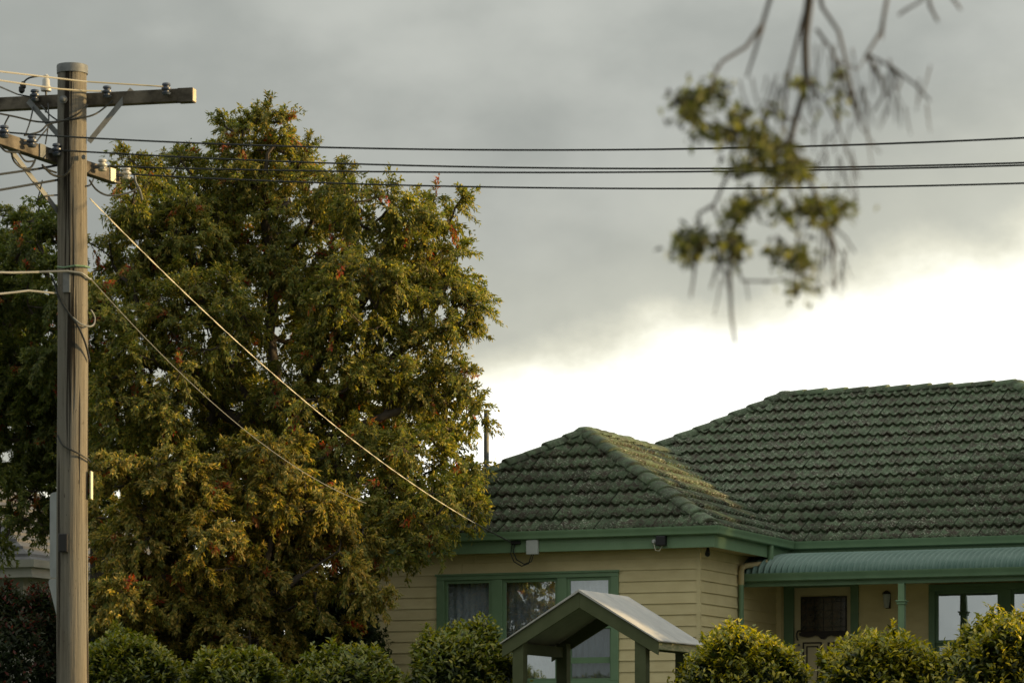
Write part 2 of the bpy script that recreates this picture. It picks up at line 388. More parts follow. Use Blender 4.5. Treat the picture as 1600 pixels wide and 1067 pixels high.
mm = MB(); mm.box(XR-TK, XR, MY+TK, MB_Y-.4, 0, ZW); mm.box(MXL, MXL+TK, MY, MB_Y-.4, 0, ZW); mm.box(MXL+TK, XR-TK, MB_Y-.5, MB_Y-.4, 0, ZW)
mm.box(MXL+TK, XL, MY, MY+TK, 0, ZW)
mm.build('rear_walls', M_SIDING, house)
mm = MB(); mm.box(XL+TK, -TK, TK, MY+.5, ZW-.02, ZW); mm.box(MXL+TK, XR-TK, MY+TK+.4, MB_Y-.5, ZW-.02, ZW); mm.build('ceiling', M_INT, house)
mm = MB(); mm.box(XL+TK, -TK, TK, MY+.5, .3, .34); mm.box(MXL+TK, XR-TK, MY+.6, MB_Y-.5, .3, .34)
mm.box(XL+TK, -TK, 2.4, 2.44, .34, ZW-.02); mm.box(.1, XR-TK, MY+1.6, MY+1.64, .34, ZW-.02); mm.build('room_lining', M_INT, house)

BP = .169; BZ = ony(1030, 889.5, 0).z                            # board pitch and one board joint from the photograph
board_me = {}
def board(L, parent, M):                                        # a bevelled weatherboard, thick at its lower edge
    k = round(L, 3)
    if k not in board_me:
        mb = MB(); poly = [Vector((0, 0, 0)), Vector((0, -.028, 0)), Vector((0, -.026, .012)), Vector((0, -.008, BP+.012)), Vector((0, 0, BP+.012))]
        mb.prism(poly, (0, 0, 0), (L, 0, 0)); me = bpy.data.meshes.new('weatherboard'); me.from_pydata(mb.v, [], mb.f); me.materials.append(M_SIDING)
        bm = bmesh.new(); bm.from_mesh(me); bmesh.ops.recalc_face_normals(bm, faces=bm.faces); bm.to_mesh(me); bm.free()
        board_me[k] = me
    o = link('weatherboard', board_me[k], parent); o.matrix_local = M; return o
z = BZ+BP*2
rows = []
while z > 0.05: rows.append(z); z -= BP
for z in rows:
    if z+BP > ZW+.1: continue
    jz = z+random.uniform(-.002, .002)
    if z > WZ1-.03 or z+BP < WZ0+.02:
        jx = random.uniform(1.4, 4.0)
        board(jx-.002, wing_wall, Matrix.Translation((XL+.02, -.001, jz))); board(-XL-.05-jx-.002, wing_wall, Matrix.Translation((XL+.02+jx+.002, -.0015, jz-.001)))
    else:
        board(WX0+.03-XL-.02, wing_wall, Matrix.Translation((XL+.02, -.001, jz)))
        board(-.03-(WX1-.03), wing_wall, Matrix.Translation((WX1-.03, -.001, jz)))
    board(MY-.03, side_wall, Matrix.Translation((.001, .03, jz)) @ Matrix.Rotation(R(90), 4, 'Z'))
    if z+BP < ZW:
        board(dx0-.15-.1, main_wall, Matrix.Translation((.1, MY-.001, jz)))
        board(rw0+.03-(dx1+.1), main_wall, Matrix.Translation((dx1+.1, MY-.001, jz)))
MB().box(-.03, .032, -.032, .03, 0, ZW-.003).build('corner_board', M_SIDING, house)
MB().box(XL-.03, XL+.03, -.034, .03, 0, ZW-.003).build('corner_board', M_SIDING, house)
MB().box(.0, .10, MY-.045, MY-.0, 0, ZW-.003).build('corner_board', M_SIDING, house)

# eaves: fascia, soffit, gutter
path = [(wl+.04, my), (wl+.04, -EV+.04), (wr_-.04, -EV+.04), (wr_-.04, my+.04), (MR-.04, my+.04), (MR-.04, MB_Y-.04), (ML+.04, MB_Y-.04), (ML+.04, my+.04), (wl+.04, my+.04)]
pf = path[:7]+[path[7]]
MB().sweep([(-.02, 2.80), (0, 2.80), (0, 3.09), (-.02, 3.09)], path[:8]).build('fascia', M_GREEN, house, bevel=.004)
gp = [(.002, 2.985), (.075, 2.985), (.092, 3.0), (.096, 3.06), (.112, 3.085), (.114, 3.112), (.102, 3.112), (.098, 3.09), (.084, 3.065), (.08, 3.0), (.012, 2.998), (.002, 3.08)]
MB().sweep(gp, path[:8]).build('gutter', M_GREEN, house, smooth=True)
mm = MB(); mm.sweep([(-.021, 2.815), (-.021, 2.823), (-.42, 2.823), (-.42, 2.815)], path[:8]); mm.build('soffit', M_SOFFIT, house)

# roof planes as an underlay, tiles and caps as pieces on it
E = lambda x, y, z=ZE: Vector((x, y, z))
A = Vector((xc, apex.y, apex.z)); W2 = Vector((xc, wing_end, apex.z)); RL = Vector((rl, RY, RZ)); RR = Vector((rr_, RY, RZ))
rm = MB(); dn = Vector((0, 0, -.03))
def quad(*p): rm.add([q+dn for q in p], [tuple(range(len(p)))])
quad(E(wl, -EV), E(wr_, -EV), A); quad(E(wr_, -EV), E(wr_, my), W2, A); quad(E(wl, my), E(wl, -EV), A, W2)
quad(E(ML, my), E(MR, my), RR, RL); quad(E(MR, my), E(MR, MB_Y), RR); quad(E(MR, MB_Y), E(ML, MB_Y), RL, RR); quad(E(ML, MB_Y), E(ML, my), RL)
roof = rm.build('roof', M_UNDER, house)
TW, TG = .31, .405                                              # tile cover width and course height
def tile_verts(w, lo=.0):
    n = 12; vs = []
    for (b, c0) in ((0, .062), (TG+.05, .010)):
        for i in range(n+1):
            a = w*i/n; vs.append((a, b, c0+.040*max(0, math.sin(4*math.pi*i/n+.35))**.8))
    for i in range(n+1): vs.append((w*i/n, .012, .010+.040*max(0, math.sin(4*math.pi*i/n+.35))**.8))
    fs = [(i, i+1, n+2+i, n+1+i) for i in range(n)]+[(2*n+2+i, 2*n+3+i, i+1, i) for i in range(n)]
    return vs, fs
TV, TF = tile_verts(TW-.006)
tile_me = bpy.data.meshes.new('roof_tile'); tile_me.from_pydata(TV, [], TF); tile_me.materials.append(M_TILE)
tile_me.polygons.foreach_set('use_smooth', [i < 12 for i in range(24)])
tiles = []                                                      # (distance, matrix, clip planes or None)
def lay(O, e, g, Lu, Lv, clips, inside):
    """O eave start, e along the eave, g up the slope; clips are hip planes (point, inward normal)"""
    n = e.cross(g).normalized(); i = 0
    while i*TG < Lv:
        off = (-TW/2 if i % 2 else 0)
        for j in range(int(Lu/TW)+2):
            a = j*TW+off; b = i*TG-.03
            P = O+e*a+g*b; c4 = [P, P+e*TW, P+g*(TG+.05), P+e*TW+g*(TG+.05)]
            d4 = [[(q-cp).dot(cn) for q in c4] for cp, cn in clips]
            if any(max(d) < .02 for d in d4): continue
            if not inside(P+e*(TW/2)+g*(TG/2)): continue
            cut = [cl for cl, d in zip(clips, d4) if min(d) < 0]
            x, y, w_ = e, g, n
            Mx = Matrix(((x.x, y.x, w_.x, P.x), (x.y, y.y, w_.y, P.y), (x.z, y.z, w_.z, P.z), (0, 0, 0, 1)))
            Mx = Mx @ Matrix.Translation((random.uniform(-.002, .002), random.uniform(-.006, .006), random.uniform(-.002, .003))) @ Matrix.Rotation(random.gauss(0, .012), 4, 'Z') @ Matrix.Rotation(random.gauss(0, .012), 4, 'Y') @ Matrix.Rotation(random.gauss(0, .006), 4, 'X')
            wp = HM @ (P+e*.15+g*.17)
            tiles.append(((wp-Vector((0, 0, EYE))).length + (0 if (Vector((0, 0, EYE))-wp).dot(HM.to_3x3() @ n) > 0 else 500), Mx, cut))
        i += 1
def hipclip(p, q, side):                                        # vertical plane through p-q, keeping the side point
    n = (q-p).cross(UP).normalized()
    return (p, n if (side-p).dot(n) > 0 else -n)
def slope(p, a, b):                                             # up-slope unit vector of a plane with eave a-b through p
    e = (b-a).normalized(); d = p-a; g = d-e*d.dot(e); return e, g.normalized(), g.length
e, g, L = slope(A, E(wl, -EV), E(wr_, -EV))
lay(E(wl, -EV), e, g, wr_-wl, L, [hipclip(E(wl, -EV), A, E(xc, -EV)), hipclip(E(wr_, -EV), A, E(xc, -EV))], lambda p: True)
e, g, L = slope(A, E(wr_, -EV), E(wr_, my))
lay(E(wr_, -EV), e, g, wing_end+EV+.3, L, [hipclip(E(wr_, -EV), A, E(wr_, my)), (A, Vector((1, 0, 0)))], lambda p: p.y < my+(p.z-ZE)/tanp+.25)
e, g, L = slope(A, E(wl, my), E(wl, -EV))
lay(E(wl, my), e, g, my+EV, L, [hipclip(E(wl, -EV), A, E(wl, my)), (A, Vector((-1, 0, 0)))], lambda p: True)
e, g, L = slope(RL, E(ML, my), E(MR, my))
def main_in(p):                                                 # leave out what lies under the wing roof
    xw = min(p.x-wl, wr_-p.x)
    return not (p.y < wing_end and xw > 0 and ZE+tanp*xw > p.z+.12)
lay(E(ML, my), e, g, MR-ML, L, [hipclip(E(ML, my), RL, E(0, my)), hipclip(E(MR, my), RR, E(0, my)), (RL, Vector((0, -1, 0)))], main_in)
e, g, L = slope(RR, E(MR, my), E(MR, MB_Y))
lay(E(MR, my), e, g, MB_Y-my, L, [hipclip(E(MR, my), RR, E(MR, RY)), hipclip(E(MR, MB_Y), RR, E(MR, RY))], lambda p: True)
tiles.sort(key=lambda t: t[0])
def in_frame(Mx):
    w = HM @ (Mx @ Vector((.15, .17, 0))); px = 800+w.x/w.y*F; return -30 < px < 1630
vis = [t for t in tiles if in_frame(t[1])]; oth = [t for t in tiles if not in_frame(t[1])]
def cut_tile(Mx, cut):
    me = bpy.data.meshes.new('roof_tile'); bm = bmesh.new(); bm.from_mesh(tile_me); bm.transform(Mx)
    for cp, cn in cut:
        bmesh.ops.bisect_plane(bm, geom=bm.verts[:]+bm.edges[:]+bm.faces[:], plane_co=cp, plane_no=-cn, clear_outer=True)
    ok = len(bm.faces) > 0
    bm.to_mesh(me); bm.free()
    if not me.materials: me.materials.append(M_TILE)
    return me if ok else None
solo = 0; jm = MB()
for dist, Mx, cut in vis+oth:
    if solo < 300 and dist < 400:
        if cut:
            me = cut_tile(Mx, cut)
            if me: link('roof_tile', me, roof); solo += 1
        else:
            o = link('roof_tile', tile_me, roof); o.matrix_local = Mx; solo += 1
    else:
        if cut:
            me = cut_tile(Mx, cut)
            if me: jm.add([v.co for v in me.vertices], [tuple(p.vertices) for p in me.polygons]); bpy.data.meshes.remove(me)
        else: jm.add([Mx @ Vector(v) for v in TV], TF)
me = bpy.data.meshes.new('far_roof_tiles'); me.from_pydata(jm.v, [], jm.f); me.materials.append(M_TILE)
o = link('far_roof_tiles', me, roof); o['kind'] = 'stuff'
print('tiles', len(vis), len(oth))
# caps
def cap_mesh(L=.43):
    mb = MB(); n = 8
    for (b, s, lift) in ((0, 1.0, .022), (L*.12, 1.0, .022), (L, .93, .0)):
        for i in range(n+1):
            t = math.pi*i/n; mb.v.append((b, math.cos(t)*.16*s, math.sin(t)**1.15*.10*s-.05+lift))
    mb.f += [(k*(n+1)+i, k*(n+1)+i+1, (k+1)*(n+1)+i+1, (k+1)*(n+1)+i) for k in range(2) for i in range(n)]
    o_ = len(mb.v)
    for i in range(n+1):
        t = math.pi*i/n; mb.v.append((.004, math.cos(t)*.14, max(0, math.sin(t))**1.15*.075-.05))
    mb.f += [(o_+i, o_+i+1, i+1, i) for i in range(n)]
    me = bpy.data.meshes.new('ridge_cap'); me.from_pydata(mb.v, [], mb.f); me.materials.append(M_CAP)
    me.polygons.foreach_set('use_smooth', [True]*len(me.polygons)); return me
cap_me = cap_mesh()
def caps(p, q, lift=.045):
    p = Vector(p); q = Vector(q); d = q-p; L = d.length; d.normalize(); s = UP.cross(d).normalized(); u = d.cross(s)
    n = max(1, round(L/.375)); st = L/n
    MB().prism([s*-.17-u*.05, s*.17-u*.05, s*.10+u*.05, s*-.10+u*.05], p, q).build('mortar_bed', M_CAP, roof)
    for i in range(n):
        P = p+d*(i*st)+u*(lift+random.uniform(-.008, .01))
        o = link('ridge_cap', cap_me, roof)
        o.matrix_local = Matrix(((d.x, s.x, u.x, P.x), (d.y, s.y, u.y, P.y), (d.z, s.z, u.z, P.z), (0, 0, 0, 1))) @ Matrix.Rotation(random.uniform(-.03, .03), 4, 'Z') @ Matrix.Rotation(random.uniform(-.04, .04), 4, 'X') @ Matrix.Diagonal((st/.375, random.uniform(.95, 1.08), random.uniform(.9, 1.15), 1))
caps(E(wr_, -EV).lerp(A, .035), A); caps(E(wl, -EV).lerp(A, .035), A); caps(W2, A); caps(E(ML, my), RL); caps(E(MR, my).lerp(RR, .03), RR); caps(RR, RL)
for P in (A, RL, RR):                                            # moulded apex pieces where hips and ridge meet
    mb = MB(); mb.lathe([(.24, -.12), (.20, .01), (.11, .075), (.0001, .09)], Matrix.Translation(P+Vector((0, 0, .02))), 10); mb.build('apex_cap', M_CAP, roof, smooth=True)
# mortar bed for the valley
vd = (W2-E(wr_, my)); MB().bar(E(wr_, my)+dn*.2, W2+dn*.2, .14, .02).build('valley_tray', M_CAP, roof)
# pipes through the roof
pb = ony(760, 728, 2.6); pt = ony(760, 640, 2.6)
MB().tube([Vector((pb.x, 2.6, pb.z-.6)), Vector((pb.x, 2.6, pt.z))], .042, 12).build('vent_pipe', M_STEEL, roof, smooth=True)

# downpipe: swan neck from gutter to the wall, then down
q0 = onx(1205, 856, .41); q1 = onx(1162, 876, .10)
yq = q0.y
mb = MB(); mb.tube([(.40, yq, 3.0), (.40, yq, 2.80), (.385, yq, 2.745), (.34, yq-.0, 2.71)], .045, 12); mb.build('downpipe', M_GREEN, house, smooth=True)
mb = MB(); mb.tube([(.36, yq, 2.73), (.30, yq-.05, 2.70), (.13, yq-.35, 2.66), (.085, yq-.43, 2.63), (.075, yq-.45, 2.56), (.075, yq-.45, 2.36)], .046, 12); mb.build('downpipe', M_SOFFIT, house, smooth=True)
MB().tube([(.075, yq-.45, 2.37), (.075, yq-.45, 0.02)], .042, 12).build('downpipe', M_GREEN, house, smooth=True)

# ---- front window
def frame_box(name, x0, x1, z0, z1, y0, y1, mat, parent): return MB().box(x0, x1, y0, y1, z0, z1).build(name, mat, parent, bevel=.004)
YF = -.055
def PX(px, py, y=0): p = ony(px, py, y); return p.x, p.z
win = MB()
win.box(WX0, WX1, YF, .10, WZ1-.085, WZ1); win.box(WX0, WX1, YF, .10, WZ0, WZ0+.09); win.box(WX0, WX0+.125, YF, .10, WZ0+.09, WZ1-.085); win.box(WX1-.125, WX1, YF, .10, WZ0+.09, WZ1-.085)
window = win.build('window', M_GREEN, house, bevel=.006); window['label'] = 'wide three-light front window with green frame'
MB().box(WX0-.03, WX1+.03, -.11, YF-.001, WZ0-.03, WZ0+.04).build('sill', M_GREEN, window, bevel=.005)
MB().box(WX0-.02, WX1+.02, -.075, YF-.002, WZ1-.02, WZ1+.012).build('drip_cap', M_GREEN, window, bevel=.004)
m1a, m1b = PX(772, 950)[0], PX(783, 950)[0]; m2a, m2b = PX(875, 950)[0], PX(884, 950)[0]
ztop, zbot = WZ1-.085, WZ0+.09
for a, b in ((m1a, m1b), (m2a, m2b)): frame_box('mullion', a-.03, b+.03, zbot, ztop, YF+.012, .09, M_GREEN, window)
zmid = PX(735, 983)[1]
def sash(x0, x1, z0, z1, w, y, nm='sash', glass=M_GLASS, mat=M_GREEN):
    s_ = MB(); s_.box(x0, x1, y, y+.04, z1-w, z1); s_.box(x0, x1, y, y+.04, z0, z0+w); s_.box(x0, x0+w, y, y+.04, z0+w, z1-w); s_.box(x1-w, x1, y, y+.04, z0+w, z1-w)
    s_.build(nm, mat, window, bevel=.003)
    MB().box(x0+w-.005, x1-w+.005, y+.015, y+.021, z0+w-.005, z1-w+.005).build('pane', glass, window)
cA = (WX0+.125, m1a-.03); cB = (m1b+.03, m2a-.03); cC = (m2b+.03, WX1-.125)
sash(cA[0], cA[1], zmid-.02, ztop, .05, -.02, glass=glass_mat('left light glass', .32)); sash(cA[0], cA[1], zbot, zmid+.02, .045, .035, glass=M_GLASS_D)
sash(cC[0], cC[1], zmid-.02, ztop, .05, -.02, glass=glass_mat('right light glass', .36)); sash(cC[0], cC[1], zbot, zmid+.02, .045, .035, glass=M_GLASS_D)
zr = PX(920, 1031, .05)[1]; MB().box(cC[0]+.045, cC[1]-.045, .03, .05, zr-.045, zr+.045).build('rail', M_GREEN, window)
sash(cB[0], cB[1], zbot, ztop, .05, -.0, glass=glass_mat('centre light glass', .48))
def curtain(x0, x1, z0, z1, y, label, mat=M_CURTAIN, amp=.03, per=.11, name='curtain'):
    mb = MB(); n = int((x1-x0)/.012); vs = []
    for i in range(n+1):
        x = x0+(x1-x0)*i/n; ph = 2*math.pi*x/per+1.3*math.sin(x*7)
        for k, zz in enumerate((z0, (z0+z1)/2, z1)): vs.append((x+.004*k, y+amp*math.sin(ph)*(1.15-.35*k), zz))
    for v in vs: mb.v.append(tuple(HM @ Vector(v)))
    mb.f += [(i*3+k, i*3+3+k, i*3+4+k, i*3+1+k) for i in range(n) for k in range(2)]
    o = mb.build(name, mat, None, smooth=True); s = o.modifiers.new('thickness', 'SOLIDIFY'); s.thickness = .003
    return tag(o, label, 'curtain')
curtain(cA[0]-.02, cA[1]+.02, .36, ztop+.03, .12, 'sheer white curtain behind left light of wide front window')
curtain(cB[0]-.02, cB[1]+.02, .36, ztop+.03, .12, 'sheer white curtain behind broad centre light of front window')
curtain(cC[0]-.02, cC[1]+.02, .36, ztop+.03, .12, 'sheer white curtain behind right light of front window, beside arbour roof')

# ---- things fixed to the fascia
def fx(px, py): p = ony(px, py, -EV-.02+.06); return p
p = ony(833, 855, -.37); b1 = MB().box(p.x-.095, p.x+.095, -.43, -.362, p.z-.11, p.z+.11).build('meter_box', M_GREYBOX, house, bevel=.012)
p = ony(1034, 845, -.40); fl = MB().box(p.x-.075, p.x+.075, -.47, -.362, p.z-.07, p.z+.075).build('flood_light', M_BLACK, house, bevel=.012)
p2 = ony(1022, 846, -.40); MB().lathe([(.03, 0), (.035, .05), (.02, .07)], Matrix.Translation((p2.x, -.362, p2.z)) @ Matrix.Rotation(R(90), 4, 'X'), 12).build('sensor', M_GREYBOX, house, smooth=True)
MB().tube([(p2.x, -.41, p2.z-.03), (p2.x+.03, -.42, p2.z-.13), (p2.x+.09, -.42, p2.z-.14), (p2.x+.13, -.41, p2.z-.07)], .006, 6).build('loose_wire', M_WIREW, house)
p3 = ony(1104, 855, .0); MB().tube([(.16, -.05, 2.815), (.16, -.05, 2.77), (.17, -.09, 2.73), (.18, -.13, 2.71)], [.02, .03, .04, .038], 10).build('eave_camera', M_BLACK, house, smooth=True)
pa = ony(800, 847, -.40); MB().box(pa.x-.02, pa.x+.13, -.41, -.362, pa.z-.03, pa.z+.02).build('cable_bracket', M_BLACK, house, bevel=.005)
loop = [(800, 850), (798, 865), (803, 877), (815, 884), (826, 880), (830, 868), (831, 862)]
for k in (0, 1): MB().tube([ony(x+k*4, y+(-3 if k and 860 < y else 0), -.41) for x, y in loop], .009, 6).build('loop_cable', M_WIRE, house, smooth=True)

# ---- veranda
VY = 1.87; vz = onx(1160, 893, .06).z; VX1 = XR
vp = ony(1300, 893, VY); VZ = ony(1200, 895, VY-.1).z           # top of veranda gutter
prof = []
for i in range(15):
    t = math.pi/2*i/14; prof.append((MY-.38-(MY-.38-VY+.02)*math.cos(t), VZ-.01+.375*math.sin(t)))
mb = MB(); per = .095; nx = int((VX1-.03)/per*8)
def vnorm(i):
    a = prof[max(0, i-1)]; b = prof[min(14, i+1)]; d = Vector((b[0]-a[0], b[1]-a[1])).normalized(); return (-d.y, d.x)
for j in range(nx+1):
    x = .03+j*per/8; h_ = .024*math.cos(2*math.pi*j/8)
    for i, (y, z) in enumerate(prof): nn = vnorm(i); mb.v.append((x, y+nn[0]*h_, z+nn[1]*h_))
mb.f += [(j*15+i, (j+1)*15+i, (j+1)*15+i+1, j*15+i+1) for j in range(nx) for i in range(14)]
ver = mb.build('veranda_roof', M_IRON, house, smooth=True); ver['label'] = 'curved blue green corrugated iron veranda roof'
gv = [(o_, z-3.112+VZ) for o_, z in gp]
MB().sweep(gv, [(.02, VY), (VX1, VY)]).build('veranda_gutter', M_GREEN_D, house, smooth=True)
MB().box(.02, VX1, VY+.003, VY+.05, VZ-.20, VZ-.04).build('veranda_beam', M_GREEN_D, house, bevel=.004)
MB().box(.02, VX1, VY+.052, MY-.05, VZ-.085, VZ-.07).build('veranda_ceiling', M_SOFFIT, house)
def vpost(x):
    mb = MB(); mb.box(x-.05, x+.05, VY-.045, VY+.055, .35, VZ-.201)
    po = mb.build('veranda_post', M_GREEN, house, bevel=.01)
    zc = ony(1409, 941, VY).z; c = MB(); c.box(x-.082, x+.082, VY-.077, VY+.087, zc+.012, zc+.035); c.box(x-.066, x+.066, VY-.061, VY+.071, zc-.03, zc+.011); c.build('capital', M_GREEN, po, bevel=.008)
xp = ony(1409, 930, VY).x
vpost(xp); vpost(VX1-.1)
MB().box(.03, VX1, VY-.1, MY-.05, 0.0, .36).build('veranda_floor', M_KERB, house)

# ---- front door
dk = empty('unused'); bpy.data.objects.remove(dk)
dm = MB(); dm.box(dx0, dx1, MY+.02, MY+.06, dz0, dz1); door = dm.build('door', M_DOOR, house); door['label'] = 'cream front door with dark leadlight panel'
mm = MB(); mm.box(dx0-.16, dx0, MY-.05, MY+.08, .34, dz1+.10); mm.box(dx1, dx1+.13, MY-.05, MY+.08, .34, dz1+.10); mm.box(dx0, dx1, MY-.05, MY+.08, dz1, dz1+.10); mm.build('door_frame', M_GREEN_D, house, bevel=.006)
g0 = ony(1253, 934, MY); g1 = ony(1321, 985, MY)
mm = MB(); mm.box(g0.x-.02, g1.x+.02, MY-.0, MY+.019, g1.z-.02, g0.z+.02); mm.build('leadlight_frame', M_DARK, door)
MB().box(g0.x, g1.x, MY-.008, MY-.001, g1.z, g0.z).build('leadlight_pane', M_LEAD, door)
mm = MB()
for k in range(5): x = g0.x+(g1.x-g0.x)*(k+.5)/5; mm.bar((x, MY-.011, g1.z), (x, MY-.011, g0.z), .008, .004, (0, 1, 0))
for k in range(4): z = g1.z+(g0.z-g1.z)*(k+.5)/4; mm.bar((g0.x, MY-.011, z), (g1.x, MY-.011, z), .008, .004, (0, 1, 0))
mm.build('lead_came', M_BLACK, door)
poly = []; n = 24; zt = g1.z-.02
for i in range(n+1):
    x = g0.x-.03+(g1.x-g0.x+.06)*i/n; poly.append(Vector((x, 0, zt-.045-.03*abs(math.sin(i/n*math.pi*3))-(.03 if 10 < i < 14 else 0))))
poly += [Vector((g1.x+.03, 0, zt)), Vector((g0.x-.03, 0, zt))]
MB().prism(poly, (0, MY-.05, 0), (0, MY-.001, 0)).build('shelf_moulding', M_DARK, door)
for a0, a1 in ((1254, 1284), (1293, 1323)):
    pa_ = ony(a0, 1003, MY); pb_ = ony(a1, 1003, MY); z1 = pa_.z; z0 = dz0+.25
    for ins, w, mt in ((0, .022, M_DARK), (.06, .018, M_DARK)):
        f_ = MB(); X0, X1, Z0, Z1 = pa_.x+ins, pb_.x-ins, z0+ins, z1-ins
        f_.box(X0, X1, MY+.002, MY+.019, Z1-w, Z1); f_.box(X0, X1, MY+.002, MY+.019, Z0, Z0+w); f_.box(X0, X0+w, MY+.002, MY+.019, Z0+w, Z1-w); f_.box(X1-w, X1, MY+.002, MY+.019, Z0+w, Z1-w)
        f_.build('panel_moulding', mt, door)
hp = [(1251, 985), (1247, 985), (1245, 989), (1245, 995), (1247, 1000)]
MB().tube([ony(x, y, MY-.03) for x, y in hp], .012, 8).build('handle', M_BLACK, door, smooth=True)
lk = ony(1248, 1007, MY); MB().lathe([(.022, 0), (.022, .02), (.012, .026)], Matrix.Translation((lk.x, MY+.02, lk.z)) @ Matrix.Rotation(R(90), 4, 'X'), 12).build('lock', M_STEEL, door, smooth=True)
# wall lantern
lp = ony(1386, 938, MY-.1); lz = lp.z
lm = MB(); lm.box(lp.x-.04, lp.x+.04, MY-.045, MY-.028, lz-.12, lz+.12); lm.bar((lp.x, MY-.04, lz+.08), (lp.x, MY-.12, lz+.13), .02, .02)
lan = lm.build('wall_lantern', M_DARK, house)
mb = MB(); mb.lathe([(.035, -.11), (.06, .06), (.06, .10)], Matrix.Translation((lp.x, MY-.13, lz)), 6); mb.build('lamp_glass', M_GREYBOX, lan)
mb = MB(); mb.lathe([(.075, .10), (.05, .14), (.012, .16)], Matrix.Translation((lp.x, MY-.13, lz)), 6); mb.build('lamp_top', M_DARK, lan)

# ---- veranda window
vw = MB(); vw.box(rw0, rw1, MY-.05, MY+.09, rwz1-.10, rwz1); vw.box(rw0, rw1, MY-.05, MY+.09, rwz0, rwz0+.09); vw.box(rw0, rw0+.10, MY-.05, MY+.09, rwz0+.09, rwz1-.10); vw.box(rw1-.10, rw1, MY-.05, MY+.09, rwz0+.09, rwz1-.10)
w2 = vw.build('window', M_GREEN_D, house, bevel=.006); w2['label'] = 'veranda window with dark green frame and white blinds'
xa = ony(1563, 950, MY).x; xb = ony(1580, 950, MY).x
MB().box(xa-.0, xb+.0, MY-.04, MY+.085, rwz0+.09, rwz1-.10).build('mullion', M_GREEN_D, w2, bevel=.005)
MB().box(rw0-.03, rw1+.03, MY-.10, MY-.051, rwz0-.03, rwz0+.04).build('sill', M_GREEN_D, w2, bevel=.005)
zq = ony(1475, 1004, MY).z
for (x0, x1) in ((rw0+.10, xa), (xb, rw1-.10)):
    for (z0, z1, yy, gm) in ((zq-.0, rwz1-.10, .0, M_GLASS_S), (rwz0+.09, zq-.001, .043, M_GLASS)):
        w = .045; s_ = MB(); y = MY+yy
        s_.box(x0, x1, y, y+.04, z1-w, z1); s_.box(x0, x1, y, y+.04, z0, z0+w); s_.box(x0, x0+w, y, y+.04, z0+w, z1-w); s_.box(x1-w, x1, y, y+.04, z0+w, z1-w)
        s_.build('sash', M_GREEN_D, w2); MB().box(x0+w-.004, x1-w+.004, y+.015, y+.021, z0+w-.004, z1-w+.004).build('pane', gm, w2)
curtain(rw0+.06, xa+.02, zq-.05, rwz1, MY+.2, 'white blind drawn in veranda window light nearest the front door', M_BLIND, .004, .3, 'blind')
curtain(xb-.02, rw1-.06, zq-.05, rwz1, MY+.2, 'white blind in veranda window light at right edge of photo', M_BLIND, .004, .3, 'blind')

# ------------------------------------------------------------------ gate arbour in the hedge line
GY = (HI @ at(905, 922, 42.0)).y
ap = ony(905, 922, GY); el_ = ony(783, 1003, GY); er_ = ony(1027, 1000, GY); ar = onx(980, 931, ap.x); GD = ar.y-GY
zg = ground_at(HM @ Vector((ap.x, GY, 0)))-HB
arb = empty('gate_arbour', HM @ Vector((ap.x, GY, zg)), -TH)
tag(arb, 'olive green timber gate arbour with grey gabled roof in front of house', 'arbour')
H_ = ap.z-zg; hw = (er_.x-el_.x)/2; drop = H_-((el_.z+er_.z)/2-zg)
fas = .17
sl = math.atan2(drop, hw); cl, sn = math.cos(sl), math.sin(sl)
for y0, y1 in ((0, .035), (GD-.035, GD)):
    for s in (-1, 1):
        poly = [Vector((0, 0, H_-.02)), Vector((s*hw, 0, H_-drop-.02)), Vector((s*hw, 0, H_-drop-.02-fas)), Vector((0, 0, H_-.02-fas*1.18))]
        yy0, yy1 = (y0, y1)
        MB().prism(poly, (0, yy0+(.001 if s > 0 else 0), 0), (0, yy1, 0)).build('bargeboard', M_ARB, arb, bevel=.004)
for s in (-1, 1):
    poly = [Vector((0, 0, H_+.012)), Vector((s*(hw+.02), 0, H_-drop-.004)), Vector((s*(hw+.02), 0, H_-drop-.019)), Vector((0, 0, H_-.019))]
    MB().prism(poly, (0, -.03, 0), (0, GD/2-.001, 0)).build('roof_sheet', M_ARBROOF, arb)
    MB().prism([p+Vector((0, 0, .001)) for p in poly], (0, GD/2+.001, 0), (0, GD+.03, 0)).build('roof_sheet', M_ARBROOF, arb)
    # eave beam carried by the posts
    bxx = s*(hw-.045)
    MB().box(bxx-.035, bxx+.035, .036, GD-.036, H_-drop-.115, H_-drop+.0).build('eave_beam', M_BUFF if s > 0 else M_ARB, arb, bevel=.003)  # right beam is paler: the light on its face put into the colour
pw = .075
for px_, s in ((812, -1), (1003, 1)):
    x = ony(px_, 1030, GY+.1).x-ap.x
    for yy in (.036+pw, GD-.036-pw):
        zt = H_-.03-abs(x)*drop/hw-.05
        MB().box(x-pw, x+pw, yy-pw, yy+pw, 0, zt).build('post', M_ARB, arb, bevel=.006)
    MB().box(x-.03, x+.03, .036+2*pw, GD-.036-2*pw, H_-.03-abs(x)*drop/hw-.24, H_-.03-abs(x)*drop/hw-.10).build('tie_beam', M_ARB, arb, bevel=.004)

